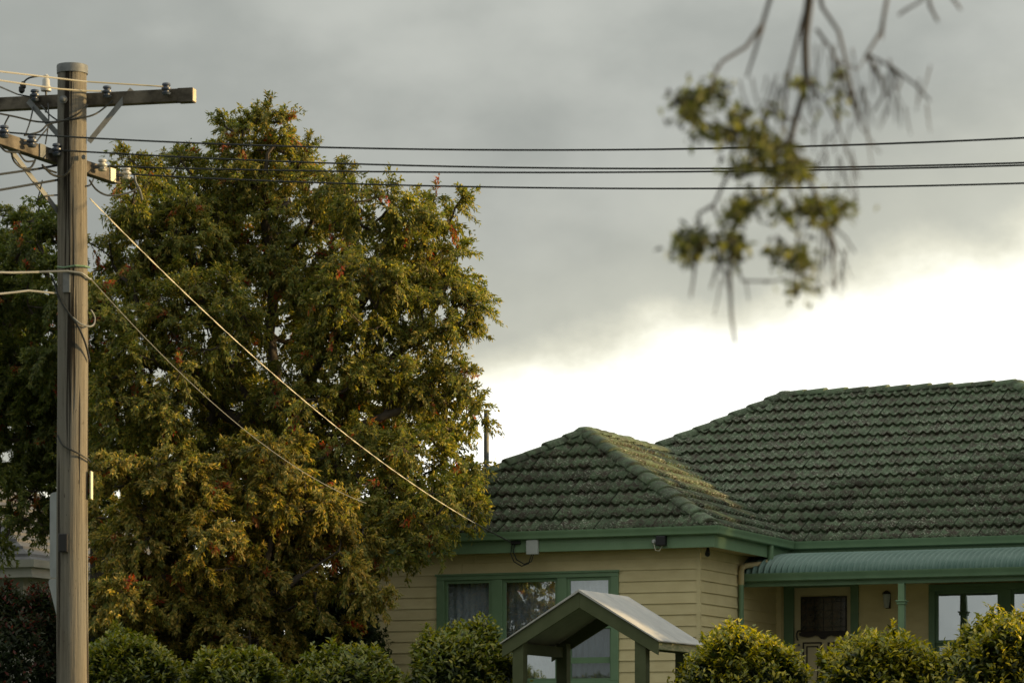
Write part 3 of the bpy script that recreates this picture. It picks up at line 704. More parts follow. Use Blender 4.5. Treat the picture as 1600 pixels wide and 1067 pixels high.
# ------------------------------------------------------------------ power pole
PY = 32.0; pb0 = at(113, 1000, PY); pz = ground_at(pb0)
PX0 = Vector((pb0.x, PY, pz)); ptop = at(112, 104, PY).z
pole = empty('power_pole', PX0)
tag(pole, 'weathered timber power pole with two crossarms at left of photo', 'utility pole')
mb = MB(); n = 28; rings = 24; hgt = ptop-pz
for k in range(rings+1):
    z = -.3+(hgt+.3)*k/rings; r0 = .160-.020*k/rings
    for j in range(n):
        t = 2*math.pi*j/n
        rr = r0*(1+.012*math.sin(5*t+1)+.008*math.sin(9*t+k*.15)-(.03 if j in (5, 13, 22) else 0))
        mb.v.append((rr*math.cos(t)+.004*math.sin(k*.5), rr*math.sin(t), z))
mb.f += [(k*n+j, k*n+(j+1) % n, (k+1)*n+(j+1) % n, (k+1)*n+j) for k in range(rings) for j in range(n)]+[tuple(rings*n+j for j in range(n))]
shaft = mb.build('shaft', M_TIMBER, pole, smooth=True)
def pl(px, py, dY=0): return at(px, py, PY+dY)-PX0               # pole-local point
MB().lathe([(.150, -.075), (.152, -.005), (.148, .008), (.02, .012)], Matrix.Translation((0, 0, hgt)), 28).build('cap_band', M_STEEL, pole, smooth=True)
U1 = Vector((math.cos(R(13)), -math.sin(R(13)), 0)); V1 = Vector((math.sin(R(13)), math.cos(R(13)), 0))
z1 = pl(113, 151).z; c1 = V1*.21+Vector((0, 0, z1))
e1 = c1+U1*1.17
arm1 = MB().bar(c1-U1*1.25, e1, .10, .125).build('crossarm', M_ARM, pole, bevel=.006)
MB().bar(e1, e1+U1*.006, .098, .122).build('end_grain', M_ENDGRAIN, arm1)
MB().bar(c1+U1*1.02-Vector((0, 0, .002)), e1-U1*.0-Vector((0, 0, .002)), .108, .133).build('end_band', M_ARM, arm1)
z2 = pl(113, 243).z; c2 = -U*.215+Vector((0, 0, z2))
arm2 = MB().bar(c2-V*1.55, c2+V*1.22, .10, .125).build('crossarm', M_ARM, pole, bevel=.006)
MB().bar(c2+V*1.222, c2+V*1.228, .10, .12).build('end_grain', M_ENDGRAIN, arm2)
for t in (-.30, 1.06):                                          # pale clamp plates beside the insulators
    MB().bar(c2+V*(t-.05)+U*.058, c2+V*(t+.05)+U*.058, .016, .13).build('clamp_plate', M_PLATE if t > 0 else M_STEEL, arm2)
def spool(base, mat, parent, s=1.0, axis=(0, 0, 1)):
    pr = [(.02, -.06), (.045, -.055), (.058, -.03), (.035, -.018), (.035, -.008), (.062, .012), (.062, .028), (.036, .042), (.036, .05), (.055, .062), (.05, .085), (.022, .095)]
    q = Vector(axis).to_track_quat('Z', 'Y').to_matrix().to_4x4()
    i_ = MB().lathe([(r*s, z*s) for r, z in pr], Matrix.Translation(base) @ q, 16).build('insulator', mat, parent, smooth=True); return i_
for px_, s_ in ((54, 1), (171, 1), (266, 1)):
    x = (at(px_, 150, PY).x-PX0.x); t = (x-c1.x)/U1.x; b = c1+U1*t-V1*.115+Vector((0, 0, .035))
    spool(b, M_PORC, arm1, .78); MB().bar(b+V1*.02, b+V1*.1, .03, .03).build('insulator_bolt', M_STEEL, arm1)
# upright pin insulator on the left of the top arm
pi_ = pl(70, 150, .2); b = c1+U1*((pi_.x-c1.x)/U1.x)
MB().tube([b+Vector((0, 0, -.10)), b+Vector((0, 0, .16))], .011, 8).build('insulator_pin', M_STEEL, arm1)
MB().lathe([(.05, 0), (.055, .03), (.038, .06), (.036, .11), (.022, .13), (.03, .15), (.012, .165)], Matrix.Translation(b+Vector((0, 0, .11))), 16).build('insulator', M_PORCW, arm1, smooth=True)
ins2 = []
for t, mt in ((-1.12, M_PORC), (-.62, M_PORC), (-.16, M_PORC), (.72, M_PORCW), (1.20, M_PORCW)):
    b = c2+V*t+U*.135+Vector((0, 0, .02)); spool(b, mt, arm2, .8); MB().bar(b-U*.10, b, .03, .03).build('insulator_bolt', M_STEEL, arm2); ins2.append(b)
# braces and bolts
def strap(a, b, nm='brace'): return MB().bar(a, b, .012, .05, (0, 0, 1) if abs((Vector(b)-Vector(a)).normalized().z) < .95 else (1, 0, 0)).build(nm, M_STEEL, pole)
strap(pl(206, 140, .08), pl(139, 222, -.02)); strap(pl(44, 158, .08), pl(92, 212, -.05)); strap(c2-V*.72-U*.06+Vector((0, 0, -.03)), pl(90, 330, -.02))
MB().lathe([(.04, 0), (.04, .012), (.022, .013), (.022, .04), (.008, .045)], Matrix.Translation(pl(99, 156, -.135)) @ Matrix.Rotation(R(90), 4, 'X'), 12).build('bolt', M_STEEL, pole, smooth=True)
MB().lathe([(.025, 0), (.02, .03)], Matrix.Translation(pl(131, 246, -.12)) @ Matrix.Rotation(R(90), 4, 'X'), 8).build('bolt', M_STEEL, pole, smooth=True)
MB().box(-.035, .035, -.012, .012, -.1, .1, Matrix.Translation(pl(104, 441, -.150))).build('cable_bracket', M_STEEL, pole, bevel=.004)
MB().box(-.045, .045, -.035, .02, -.09, .09, Matrix.Translation(pl(99, 848, -.160))).build('tag_box', M_BLACK, pole, bevel=.01)
MB().tube([pl(90, 417, -.07), pl(100, 418, -.15), pl(118, 415, -.162), pl(132, 416, -.12), pl(140, 418, -.0)], .010, 6).build('band', M_GREEN_D, pole)
MB().box(-.004, .012, -.05, .07, -.135, .135, Matrix.Translation(pl(142.0, 758, -.0))).build('reflector_plate', M_PLATE, pole, bevel=.003)
# loose leads on the pole
def lead(pts, r=.009, mat=None, name='lead', dY=-.17):
    P = [pl(x, y, d[0] if d else dY) for x, y, *d in pts]
    # smooth the polyline
    Q = []
    for i in range(len(P)-1):
        p0 = P[max(i-1, 0)]; p1 = P[i]; p2 = P[i+1]; p3 = P[min(i+2, len(P)-1)]
        for k in range(5):
            t = k/5; Q.append(.5*((2*p1)+(p2-p0)*t+(2*p0-5*p1+4*p2-p3)*t*t+(3*p1-p0-3*p2+p3)*t**3))
    Q.append(P[-1]); return MB().tube(Q, r, 6).build(name, mat or M_WIRE, pole, smooth=True)
lead([(0, 178, -.4), (25, 183, -.3), (55, 190, -.2), (80, 191, -.19), (105, 188, -.18), (125, 185, -.17), (150, 178, -.1), (176, 158, .05)])
lead([(38, 212, -.5), (62, 206, -.3), (75, 195, -.22), (98, 189, -.18), (122, 178, -.17), (137, 164, -.08)])
lead([(52, 168, .05), (47, 190, -.2), (40, 210, -.6)], .008); lead([(15, 180, -.9), (7, 196, -.9), (6, 212, -.9)], .008)
lead([(75, 162, .1), (76, 190, -.1), (71, 225, -.3)], .007); lead([(64, 165, .1), (78, 180, -.05), (92, 190, -.1)], .008)
lead([(57, 222, -.5), (62, 215, -.4), (75, 200, -.25)], .008)
lead([(18, 238, -.9), (22, 252, -.8), (35, 263, -.7), (48, 262, -.6), (55, 250, -.5)], .011); lead([(30, 240, -.8), (40, 252, -.7), (52, 252, -.6)], .009)
lead([(66, 258, -.4), (80, 272, -.25), (95, 276, -.19), (106, 270, -.18), (112, 258, -.17), (114, 246, -.165)], .011)
lead([(66, 262, -.4), (76, 266, -.3), (88, 270, -.2)], .010); lead([(0, 228, -1), (10, 237, -1), (30, 238, -.8)], .010)
lead([(140, 282, -.0), (150, 296, .2), (166, 305, .6), (185, 305, .9), (205, 300, 1.1), (218, 292, 1.2)], .010); lead([(137, 291, -.05), (142, 288, .1), (146, 280, .4)], .009)
lead([(58, 314, -.2), (62, 300, -.2), (66, 282, -.3)], .006); lead([(60, 312, -.2), (70, 307, -.2), (90, 305, -.1)], .008)
lead([(80, 430, -.1), (86, 445, -.1), (92, 465, -.13), (108, 490, -.17), (122, 510, -.165), (134, 538, -.14), (140, 565, -.03)], .010)
lead([(90, 680, -.08), (98, 695, -.15), (118, 706, -.17), (136, 716, -.1), (141, 722, .0)], .009)
lead([(114, 496, -.17), (126, 506, -.16), (140, 510, -.1), (147, 506, -.03), (148, 495, 0), (142, 484, -.02)], .008, M_WIREG)
lead([(34, 144, .1), (32, 138, .1), (38, 128, .1), (46, 122, .1), (62, 119, .1)], .009)
for q in ((36, 134), (34, 140)): MB().lathe([(.012, -.04), (.03, -.02), (.03, .02), (.012, .04)], Matrix.Translation(pl(q[0], q[1], .1)), 10).build('clamp', M_BLACK, arm1)

# road signs behind the pole, seen from the back
sp = at(100, 900, PY+.42); sz = ground_at(sp)
sg = empty('road_sign', (sp.x, sp.y, sz), R(-58)); tag(sg, 'grey backs of two road signs half hidden behind power pole', 'road sign')
zt = at(80, 766, PY+.4).z-sz; zm = at(80, 901, PY+.4).z-sz
MB().tube([(.0, .03, -.2), (.0, .03, zt-.05)], .03, 12).build('sign_post', M_STEEL, sg, smooth=True)
def rrect(w, z0, z1, r):
    out = []
    for (cx, cz, a0) in ((w-r, z1-r, 0), (-w+r, z1-r, 90), (-w+r, z0+r, 180), (w-r, z0+r, 270)):
        for k in range(6): a = R(a0+18*k); out.append(Vector((cx+r*math.cos(a), 0, cz+r*math.sin(a))))
    return out
MB().prism(rrect(.33, zm+.005, zt, .06), (0, -.004, 0), (0, 0, 0)).build('sign_plate', M_SIGNBACK, sg)
tri = []
for (cx, cz, a0) in ((.36-.03, zm-.035, -30), (-.36+.03, zm-.035, 90), (0, zm-.60, 210)):
    for k in range(7): a = R(a0+20*k); tri.append(Vector((cx+.03*math.cos(a), 0, cz+.03*math.sin(a))))
MB().prism(tri, (0, -.004, 0), (0, 0, 0)).build('sign_plate', M_SIGNBACK, sg)

# second pole, out of the picture, that carries the far ends of the wires
SPAN = 28.0
p2 = PX0+U*SPAN; p2.z = ground_at(p2)
pole2 = empty('power_pole', p2); tag(pole2, 'timber power pole farther along the street, outside the picture', 'utility pole')
MB().lathe([(.16, -.3), (.14, 8.2)], Matrix.Identity(4), 16).build('shaft', M_TIMBER, pole2, smooth=True)
MB().bar(Vector((0, 0, z2+pz-p2.z))-U*.215-V*1.6, Vector((0, 0, z2+pz-p2.z))-U*.215+V*1.4, .1, .125).build('crossarm', M_ARM, pole2)

# street wires along U: each from an insulator, through the rows read at two columns of the photograph
def uvpoint(b, px, py):                                          # point in the vertical plane through b along U seen at the pixel
    o = Vector((0, 0, EYE)); d = at(px, py, 1)-o; nrm = V; t = (b-o).dot(nrm)/d.dot(nrm); return o+d*t
def street_wire(b, rows, label, r=.0085):
    b = PX0+b; pts = [(0, b.z)]
    for px, py in rows: q = uvpoint(b, px, py); pts.append(((q-b).dot(U), q.z))
    s = np.array([p[0] for p in pts]); zz = np.array([p[1] for p in pts]); c = np.polyfit(s, zz, 2)
    P = []
    for k in range(61): t = SPAN*k/60; z = np.polyval(c, t) if t > 0 else b.z; P.append(b+U*t+UP*(float(z)-b.z))
    o = MB().tube(P, r, 6).build('street_wire', M_WIRE, None, smooth=True); return tag(o, label, 'wire', 'street wires')
street_wire(ins2[0]+U*.06, [(300, 225.5), (800, 233.5), (1600, 216)], 'topmost of the four black street wires')
street_wire(ins2[2]+U*.06, [(300, 245.5), (800, 262.5), (1600, 254.5)], 'second black street wire from the top')
street_wire(ins2[3]+U*.06, [(300, 264.5), (800, 269.5), (1600, 258.5)], 'third black street wire, just below the second')
street_wire(ins2[4]+U*.06, [(300, 278), (800, 293), (1600, 286.5)], 'lowest of the four black street wires')
def wire(pts, r, mat, label, name='cable', sag=0, n=24, group=None, twist=0):
    P = []
    for i in range(len(pts)-1):
        a, b = Vector(pts[i]), Vector(pts[i+1])
        for k in range(n+(1 if i == len(pts)-2 else 0)): t = k/n; P.append(a.lerp(b, t)-UP*(4*sag*t*(1-t)))
    mb = MB()
    if twist:
        for ph in (0, math.pi):
            Q = []; L = 0
            for i, p in enumerate(P):
                if i: L += (p-P[i-1]).length
                a = L*2*math.pi/twist+ph; Q.append(p+Vector((math.cos(a)*.7, .3*math.cos(a), math.sin(a)))*r*.75)
            mb.tube(Q, r*.8, 6)
    else: mb.tube(P, r, 6)
    o = mb.build(name, mat, None, smooth=True); return tag(o, label, 'wire', group)
at_pole = PX0+pl(140, 310, .05)
hend = HM @ ony(801, 848, -.41)
mid = at_pole.lerp(hend, .86)
# the hanging service cable sags a little; pale along its length, black where it reaches the bracket
def sagpt(t): return at_pole.lerp(hend, t)-UP*(4*.34*t*(1-t))
wire([sagpt(k/60*.87) for k in range(61)], .0045, M_WIREW, 'pale twisted service cable running from pole down to house eave', 'service_cable', n=6, twist=1.1)
wire([sagpt(.868+k/10*.132) for k in range(11)], .010, M_WIRE, 'black end of service cable reaching the fascia bracket', 'service_cable', n=1)
pA = PX0+pl(142, 436, .0); pB = at(572, 786, 45.4)
wire([pA.lerp(pB, k/40)-UP*(4*.30*(k/40)*(1-k/40)) for k in range(41)], .0045, M_WIREG, 'thin pale cable from pole slanting into the lower tree', 'service_cable', n=1)
wire([at(-60, 424, 29.5), at(20, 426, 31.2), at(60, 425, 31.75), at(105, 423.5, 31.82), at(128, 427, 31.86), at(140, 436, 31.95), pA], .011, M_WIREG, 'grey cable wrapped across the pole below its green band', 'service_cable', n=6)
wire([at(-60, 465, 29.5), at(20, 457, 31.2), at(45, 454, 31.5), at(90, 458.5, 31.9)], .010, M_WIREG, 'grey cable meeting the pole just under the bracket', 'service_cable', n=6)
wire([at(-60, 281, 29), at(60, 264, 31.9), at(92, 258, 32)], .012, M_WIRE, 'upper short black cable left of the pole under lower crossarm', 'street_wire', n=6)
wire([at(-60, 306, 29), at(0, 297, 30.5), at(92, 281, 32)], .012, M_WIRE, 'lower short black cable left of the pole under lower crossarm', 'street_wire', n=6)
wire([at(-60, 105, 26), at(0, 112, 28), at(135, 128, 31.6), at(262, 136, 32)], .008, M_WIREY, 'upper bare wire crossing the pole top to the arm end', 'street_wire', n=8)
wire([at(-60, 118, 26), at(0, 126, 28), at(90, 139, 31.3), at(128, 142, 31.82), at(170, 143, 32.05)], .008, M_WIREY, 'lower bare wire crossing the pole top', 'street_wire', n=8)
wire([at(-60, 117, 26), at(0, 136, 28), at(28, 148, 32), at(50, 152, 32.1)], .007, M_WIRE, 'thin dark wire coming down to the left of top crossarm', 'street_wire', n=8)
lead([(210, 273, 1.2), (212, 285, 1.2), (218, 297, 1.2), (222, 312, 1.3)], .012, M_STEEL)

# ------------------------------------------------------------------ foliage
def leaf_mesh(name, P, D, N, L, W, col, mat, parent=None):
    n = len(P); D = D/np.linalg.norm(D, axis=1, keepdims=True); S = np.cross(D, N); S /= np.linalg.norm(S, axis=1, keepdims=True)+1e-9; N2 = np.cross(S, D)
    L = L[:, None]; W = W[:, None]
    v = np.empty((n, 4, 3)); v[:, 0] = P; v[:, 1] = P+D*L*.42+S*W*.5+N2*W*.18; v[:, 2] = P+D*L-N2*L*.12; v[:, 3] = P+D*L*.42-S*W*.5+N2*W*.18
    me = bpy.data.meshes.new(name); me.vertices.add(n*4); me.vertices.foreach_set('co', v.ravel())
    base = (np.arange(n)*4)[:, None]; tri_ = np.concatenate([base+np.array([0, 2, 1]), base+np.array([0, 3, 2])], axis=1).ravel()
    me.loops.add(n*6); me.loops.foreach_set('vertex_index', tri_.astype(np.int32))
    me.polygons.add(n*2); me.polygons.foreach_set('loop_start', np.arange(0, n*6, 3, dtype=np.int32)); me.polygons.foreach_set('loop_total', np.full(n*2, 3, dtype=np.int32))
    me.update(calc_edges=True)
    at_ = me.attributes.new('leafcol', 'FLOAT_COLOR', 'POINT'); c4 = np.ones((n, 4, 4)); c4[:, :, :3] = col[:, None, :]; at_.data.foreach_set('color', c4.ravel())
    me.materials.append(mat); return link(name, me, parent)
def pick(cols, w, n, jit=.25):
    cols = np.array(cols); i = rng.choice(len(cols), n, p=np.array(w)/sum(w)); return cols[i]*(1+rng.uniform(-jit, jit, (n, 1)))
def unit(n):
    v = rng.normal(size=(n, 3)); return v/np.linalg.norm(v, axis=1, keepdims=True)
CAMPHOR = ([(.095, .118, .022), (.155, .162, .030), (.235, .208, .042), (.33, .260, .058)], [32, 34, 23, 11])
SHADY = ([(.07, .095, .02), (.11, .13, .026), (.165, .165, .034)], [36, 36, 20])  # darker leaf colours carry the shade on the left-hand tree
LIT = ([(.10, .118, .024), (.18, .17, .034), (.29, .232, .052), (.42, .30, .078)], [26, 32, 26, 14])  # golden leaf colours carry part of the sunlight on the bushy tree
REDS = ([(.34, .05, .025), (.30, .10, .03), (.36, .15, .04), (.22, .12, .035)], [25, 25, 25, 25])
def tree(name, label, cat, base, lobes, trunk_to, palette, clumps_per, leaves, ls=.095, group=None, seed=1, r0=.012, spread=.43):
    """lobes: (center Vector, radius); the skeleton reaches every clump, the leaves hang on its twigs"""
    global rng
    rs = np.random.default_rng(seed); rng = rs; rnd = random.Random(seed)
    base = Vector(base); root = empty(name, base); tag(root, label, cat, group)
    cl = []
    for c, r, *k in lobes:
        n = max(2, int(clumps_per*(r**2.2)*(k[0] if k else 1)))
        for _ in range(n):
            for _try in range(20):
                d = Vector(rs.normal(size=3)).normalized(); q = c+Vector((d.x, d.y*1.15, d.z))*(r*rs.uniform(.25, 1.0)**.6)
                if all((q-x).length > .17 for x, _ in cl): break
            if q.z > base.z+.25: cl.append((q, c))
    nodes = []; par = []; wt = []
    def add(p, pa): nodes.append(Vector(p)); par.append(pa); wt.append(0); return len(nodes)-1
    last = add(base+Vector((0, 0, -.2)), -1)
    for a in trunk_to[0]: last = add(a, last)
    fork = last
    for br in trunk_to[1]:
        l = fork
        for a in br: l = add(a, l)
    order = sorted(range(len(cl)), key=lambda i: min((cl[i][0]-q).length for q in nodes))
    ends = []
    NP = np.zeros((len(nodes)+len(cl)*4+8, 3))
    for i, q in enumerate(nodes): NP[i] = q
    for i in order:
        q = cl[i][0]; m_ = len(nodes); d = np.array(q)-NP[:m_]; dist = np.linalg.norm(d, axis=1)
        cost = dist+np.where(d[:, 2] < -.1, -d[:, 2]*.6, 0)
        if m_ > 1: cost[0] += 3
        k = int(np.argmin(cost)); a = nodes[k]; last = k; ns = 3 if dist[k] > .6 else 2
        for s in range(1, ns+1):
            t = s/ns; w_ = a.lerp(q, t)+(Vector(rs.normal(size=3))*.05*dist[k] if s < ns else Vector())-Vector((0, 0, .10*dist[k]*math.sin(math.pi*t)))
            last = add(w_, last); NP[last] = w_
        ends.append((last, i))
    for e_, i in ends:
        k = e_
        while k >= 0: wt[k] += 1; k = par[k]
    mb = MB(); kids = {}
    for i, p_ in enumerate(par): kids.setdefault(p_, []).append(i)
    rad = [min(r0*max(1, w)**.40, .045+.0011*max(0, w)**.75 if i > 4 else 9) for i, w in enumerate(wt)]
    # chains
    stack = [(0, None)]
    def chain(start, parent_i):
        ch = [parent_i] if parent_i is not None else []; i = start
        while True:
            ch.append(i); ks = kids.get(i, [])
            if not ks: break
            ks = sorted(ks, key=lambda k: -wt[k])
            for k in ks[1:]: stack.append((k, i))
            i = ks[0]
        return ch
    while stack:
        s, pi__ = stack.pop(); ch = chain(s, pi__)
        if len(ch) < 2: continue
        rr = [rad[i] for i in ch]
        if pi__ is not None: rr[0] = min(rr[0], rr[1]*1.25)
        nn = 10 if max(rr) > .06 else (6 if max(rr) > .025 else 4)
        mb.tube([nodes[i]-base for i in ch], rr, nn, cap=False)
    # twigs and leaves
    TP = []; TD = []; CC = []; RF = []; TN = []
    per = leaves/max(1, len(cl)); ntw = 10
    twp = []
    for q, c in cl:
        out = (q-c); out = out.normalized() if out.length > .01 else Vector((0, 0, 1))
        tint = rs.uniform(.75, 1.25)
        for _ in range(ntw):
            d = (Vector(rs.normal(size=3)).normalized()*1.0+out*.45+Vector((0, 0, .1))).normalized()
            ln = rs.uniform(.45, 1.0)*spread; tip = q+d*ln-Vector((0, 0, .25*ln)); midp = q+d*ln*.55
            twp.append((q, midp, tip))
            m_ = max(2, int(rs.poisson(per/ntw)))
            t = rs.uniform(.25, 1.05, m_); red = rs.uniform() < .035; nn_ = (out+d*.5)
            for tt in t:
                TP.append(q.lerp(midp, tt/.55) if tt < .55 else midp.lerp(tip, (tt-.55)/.45)); TD.append(d); CC.append(tint); RF.append(red); TN.append(nn_)
    for a, b, c_ in twp:
        if rs.uniform() < .6: mb.tube([a-base, b-base, c_-base], [.006, .0045, .003], 3, cap=False)
    mb.build('trunk', M_BARK, root, smooth=True)
    n = len(TP); P = np.array(TP)-np.array(base)+rs.normal(size=(n, 3))*.02; Dt = np.array(TD)
    D = Dt*.6+unit(n)*.6+np.array([0, 0, -.38]); N = unit(n)*.55+np.array(TN)*.9+np.array([0, 0, .55])
    RF = np.array(RF)[:, None] & (rs.uniform(0, 1, (n, 1)) < .7)
    col = np.where(RF, pick(*REDS, n), pick(*palette, n)*np.array(CC)[:, None])
    leaf_mesh('crown', P, D, N, ls*rs.uniform(.5, 1.4, n), ls*.44*rs.uniform(.6, 1.3, n), col, M_LEAF, root)
    print(name, len(cl), 'clumps', n, 'leaves'); return root
def LB(lst, Y, jit=1.0, seed=3):
    r_ = random.Random(seed); out = []
    for t in lst:
        px, py, rp = t[:3]; dy = t[3] if len(t) > 3 else r_.uniform(-jit, jit); k = t[4] if len(t) > 4 else 1
        y = Y+dy; out.append((at(px, py, y), rp/F*y, k))
    return out
YA = 51.2
bA = at(425, 1000, YA); bA.z = ground_at(bA)-.05
lobA = LB([(412, 200, 36), (438, 215, 34), (345, 222, 34), (450, 262, 55), (375, 275, 55), (275, 285, 55), (215, 285, 42), (520, 300, 38), (390, 350, 85), (290, 380, 80), (490, 375, 75), (582, 315, 48), (695, 330, 36), (640, 340, 48),
           (625, 410, 72), (712, 415, 44), (560, 455, 75), (698, 490, 60), (640, 560, 80), (708, 590, 44, -.5), (740, 640, 23, -.6), (690, 655, 50), (590, 640, 75), (520, 570, 80), (430, 480, 90), (310, 500, 90), (205, 400, 75),
           (180, 510, 75), (240, 610, 85), (350, 620, 90), (470, 660, 80), (560, 720, 70, -1.2), (640, 730, 66, -1.8), (715, 715, 36, -1.6), (722, 785, 38, -2.4), (670, 800, 55, -2.6), (625, 850, 36, -2.8), (600, 790, 50, -2.0), (180, 680, 60), (260, 720, 70, .5), (350, 730, 70, .6), (440, 740, 60, .5), (500, 760, 55, .3), (540, 800, 45, -.5)], YA, 1.1, 5)
P3 = lambda *a: [at(*q) for q in a]
trunkA = (P3((424, 900, YA), (428, 780, YA), (424, 680, YA+.1)), [
    P3((432, 600, YA+.3), (420, 520, YA+.7), (431, 430, YA+.8), (410, 330, YA+.5), (418, 240, YA+.2)), P3((470, 600, YA-.3), (540, 520, YA-.3), (590, 430, YA), (610, 350, YA)),
    P3((500, 640, YA-.4), (590, 580, YA-.4), (660, 520, YA-.3), (700, 440, YA)), P3((520, 680, YA-.6), (600, 650, YA-.8), (690, 620, YA-.6)),
    P3((370, 600, YA+.3), (320, 480, YA+.3), (290, 360, YA+.2)), P3((340, 640, YA+.2), (250, 560, YA+.3), (200, 440, YA+.2)), P3((510, 730, YA-1), (600, 760, YA-1.8), (690, 790, YA-2.3))])
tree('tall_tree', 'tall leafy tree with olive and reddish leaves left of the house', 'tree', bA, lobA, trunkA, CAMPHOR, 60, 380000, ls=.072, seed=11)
YB = 52.6
bB = at(150, 1000, YB); bB.z = ground_at(bB)-.05
lobB = LB([(58, 335, 34), (15, 370, 42), (75, 390, 42), (20, 440, 65), (90, 470, 60), (-40, 450, 70), (10, 530, 75), (90, 570, 65), (30, 630, 75), (110, 660, 60), (-40, 600, 80), (20, 715, 50, 0, 1), (0, 760, 40, -.5, .8), (75, 745, 45, 0, .9), (150, 600, 60), (110, 735, 40, 0, .6), (40, 790, 40, -.5, .9), (120, 790, 45, -.5, .9), (20, 830, 35, -.8, .7), (160, 720, 50, 0, 1)], YB, 1.0, 8)
trunkB = (P3((152, 850, YB), (140, 760, YB), (125, 700, YB)), [P3((110, 600, YB), (85, 480, YB), (60, 370, YB)), P3((80, 650, YB), (20, 560, YB), (0, 440, YB)), P3((60, 700, YB), (10, 680, YB), (-40, 620, YB)), P3((170, 640, YB), (160, 580, YB))])
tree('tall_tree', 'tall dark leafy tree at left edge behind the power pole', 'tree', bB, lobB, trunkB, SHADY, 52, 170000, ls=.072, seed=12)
YC = 47.4
bC = at(390, 1000, YC); bC.z = ground_at(bC)-.05
lobC = LB([(430, 735, 52, -.2), (465, 770, 46, -.3), (380, 745, 52), (320, 775, 60), (255, 770, 60), (500, 815, 52, .5), (550, 840, 44, .9), (570, 880, 30, .9), (490, 885, 40, .6), (420, 820, 66), (330, 850, 70), (240, 850, 70), (185, 830, 50), (165, 740, 40), (400, 900, 60), (300, 930, 70), (210, 930, 60), (360, 985, 60),
           (540, 905, 40, 0, .7), (470, 880, 40, .4, .6), (520, 960, 45, 0, .6), (440, 980, 50, .2, .7), (260, 1000, 60), (165, 960, 45), (575, 930, 22, 0, .6)], YC, .7, 9)
trunkC = (P3((392, 1000, YC), (396, 950, YC)), [P3((420, 860, YC), (440, 780, YC)), P3((470, 900, YC), (530, 860, YC)), P3((350, 880, YC), (320, 800, YC)), P3((300, 900, YC), (230, 830, YC)), P3((380, 900, YC), (385, 790, YC))])
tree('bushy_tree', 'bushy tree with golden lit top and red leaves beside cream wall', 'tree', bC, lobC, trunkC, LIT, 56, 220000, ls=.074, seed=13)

# clipped round hedge shrubs along the front boundary
def hedge_ball(name, label, c, rx, rz, seed, n=5200, pal=None, tips=None, ls=.062, mat=None, group=None, sprig=.6):
    global rng
    rs = np.random.default_rng(seed); rng = rs
    zb = ground_at(c); root = empty(name, (c.x, c.y, zb)); tag(root, label, 'shrub', group)
    cz = c.z-zb
    d = unit(n); d[:, 2] = np.where(d[:, 2] < -.5, -d[:, 2], d[:, 2])
    lump = 1+.11*np.sin(d[:, 0]*4+seed)*np.cos(d[:, 2]*4+seed*2)+.07*np.sin(d[:, 1]*9+seed)+.04*np.sin(d[:, 0]*13+d[:, 2]*11)
    depth = rs.uniform(.72, 1.0, n)**.55; tipmask = rs.uniform(0, 1, n) < .20
    depth = np.where(tipmask, rs.uniform(1.0, 1.10, n), depth)
    C = d*np.array([rx, rx, rz])*(lump*depth)[:, None]+np.array([0, 0, cz])
    ns = 34*7                                                    # stray young shoots standing out of the top
    sd_ = unit(34); sd_[:, 2] = np.abs(sd_[:, 2])*.9+.25; sd_ /= np.linalg.norm(sd_, axis=1, keepdims=True); hgt_ = rs.uniform(.03, .17, 34)
    for q in range(7):
        i0 = q*34; d[i0:i0+34] = sd_; depth[i0:i0+34] = 1.0; tipmask[i0:i0+34] = q > 2
        lm_ = 1+.11*np.sin(sd_[:, 0]*4+seed)*np.cos(sd_[:, 2]*4+seed*2)+.07*np.sin(sd_[:, 1]*9+seed)+.04*np.sin(sd_[:, 0]*13+sd_[:, 2]*11)
        C[i0:i0+34] = sd_*np.array([rx, rx, rz])*lm_[:, None]+np.array([0, 0, cz])+np.array([0, 0, 1.0])*(hgt_*q/6)[:, None]
    P = []; D = []; N = []; Cc = []; LL = []
    k = 6
    for j in range(k):
        a = rs.uniform(0, 2*math.pi, n); ax = d*.6+np.array([0, 0, .8])+rs.normal(size=(n, 3))*.2; ax /= np.linalg.norm(ax, axis=1, keepdims=True)
        side = np.cross(ax, unit(n)); side /= np.linalg.norm(side, axis=1, keepdims=True)+1e-9
        D.append(ax*rs.uniform(.4, 1.1, (n, 1))+side*.8); N.append(ax+rs.normal(size=(n, 3))*.2)
        P.append(C+ax*(.022*(j-2))*np.where(tipmask, 1.6, 1)[:, None]+side*.004)
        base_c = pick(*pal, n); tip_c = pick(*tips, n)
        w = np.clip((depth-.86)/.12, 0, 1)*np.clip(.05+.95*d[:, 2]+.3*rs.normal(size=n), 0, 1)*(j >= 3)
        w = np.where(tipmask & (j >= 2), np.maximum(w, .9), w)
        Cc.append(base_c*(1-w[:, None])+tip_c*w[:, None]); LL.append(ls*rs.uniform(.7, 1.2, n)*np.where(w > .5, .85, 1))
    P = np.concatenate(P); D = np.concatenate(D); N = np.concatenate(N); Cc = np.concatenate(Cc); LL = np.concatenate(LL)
    leaf_mesh('foliage', P, D, N, LL, LL*.46, Cc, mat or M_LEAF_H, root)
    mb = MB(); r_ = random.Random(seed)
    for i in range(16):
        a = r_.uniform(0, 6.28); q = Vector((math.cos(a)*rx*.6*r_.random(), math.sin(a)*rx*.6*r_.random(), cz+rz*.5*r_.uniform(-.2, 1)))
        mb.tube([(math.cos(a)*.05, math.sin(a)*.05, -.1), q*.5, q], [.025, .016, .006], 5)
    mb.build('stems', M_BARK, root, smooth=True); return root
HPAL = ([(.016, .030, .008), (.028, .046, .010), (.046, .064, .013), (.08, .092, .018)], [30, 35, 22, 10])  # old leaves, darkened further to deepen the shade inside the shrubs
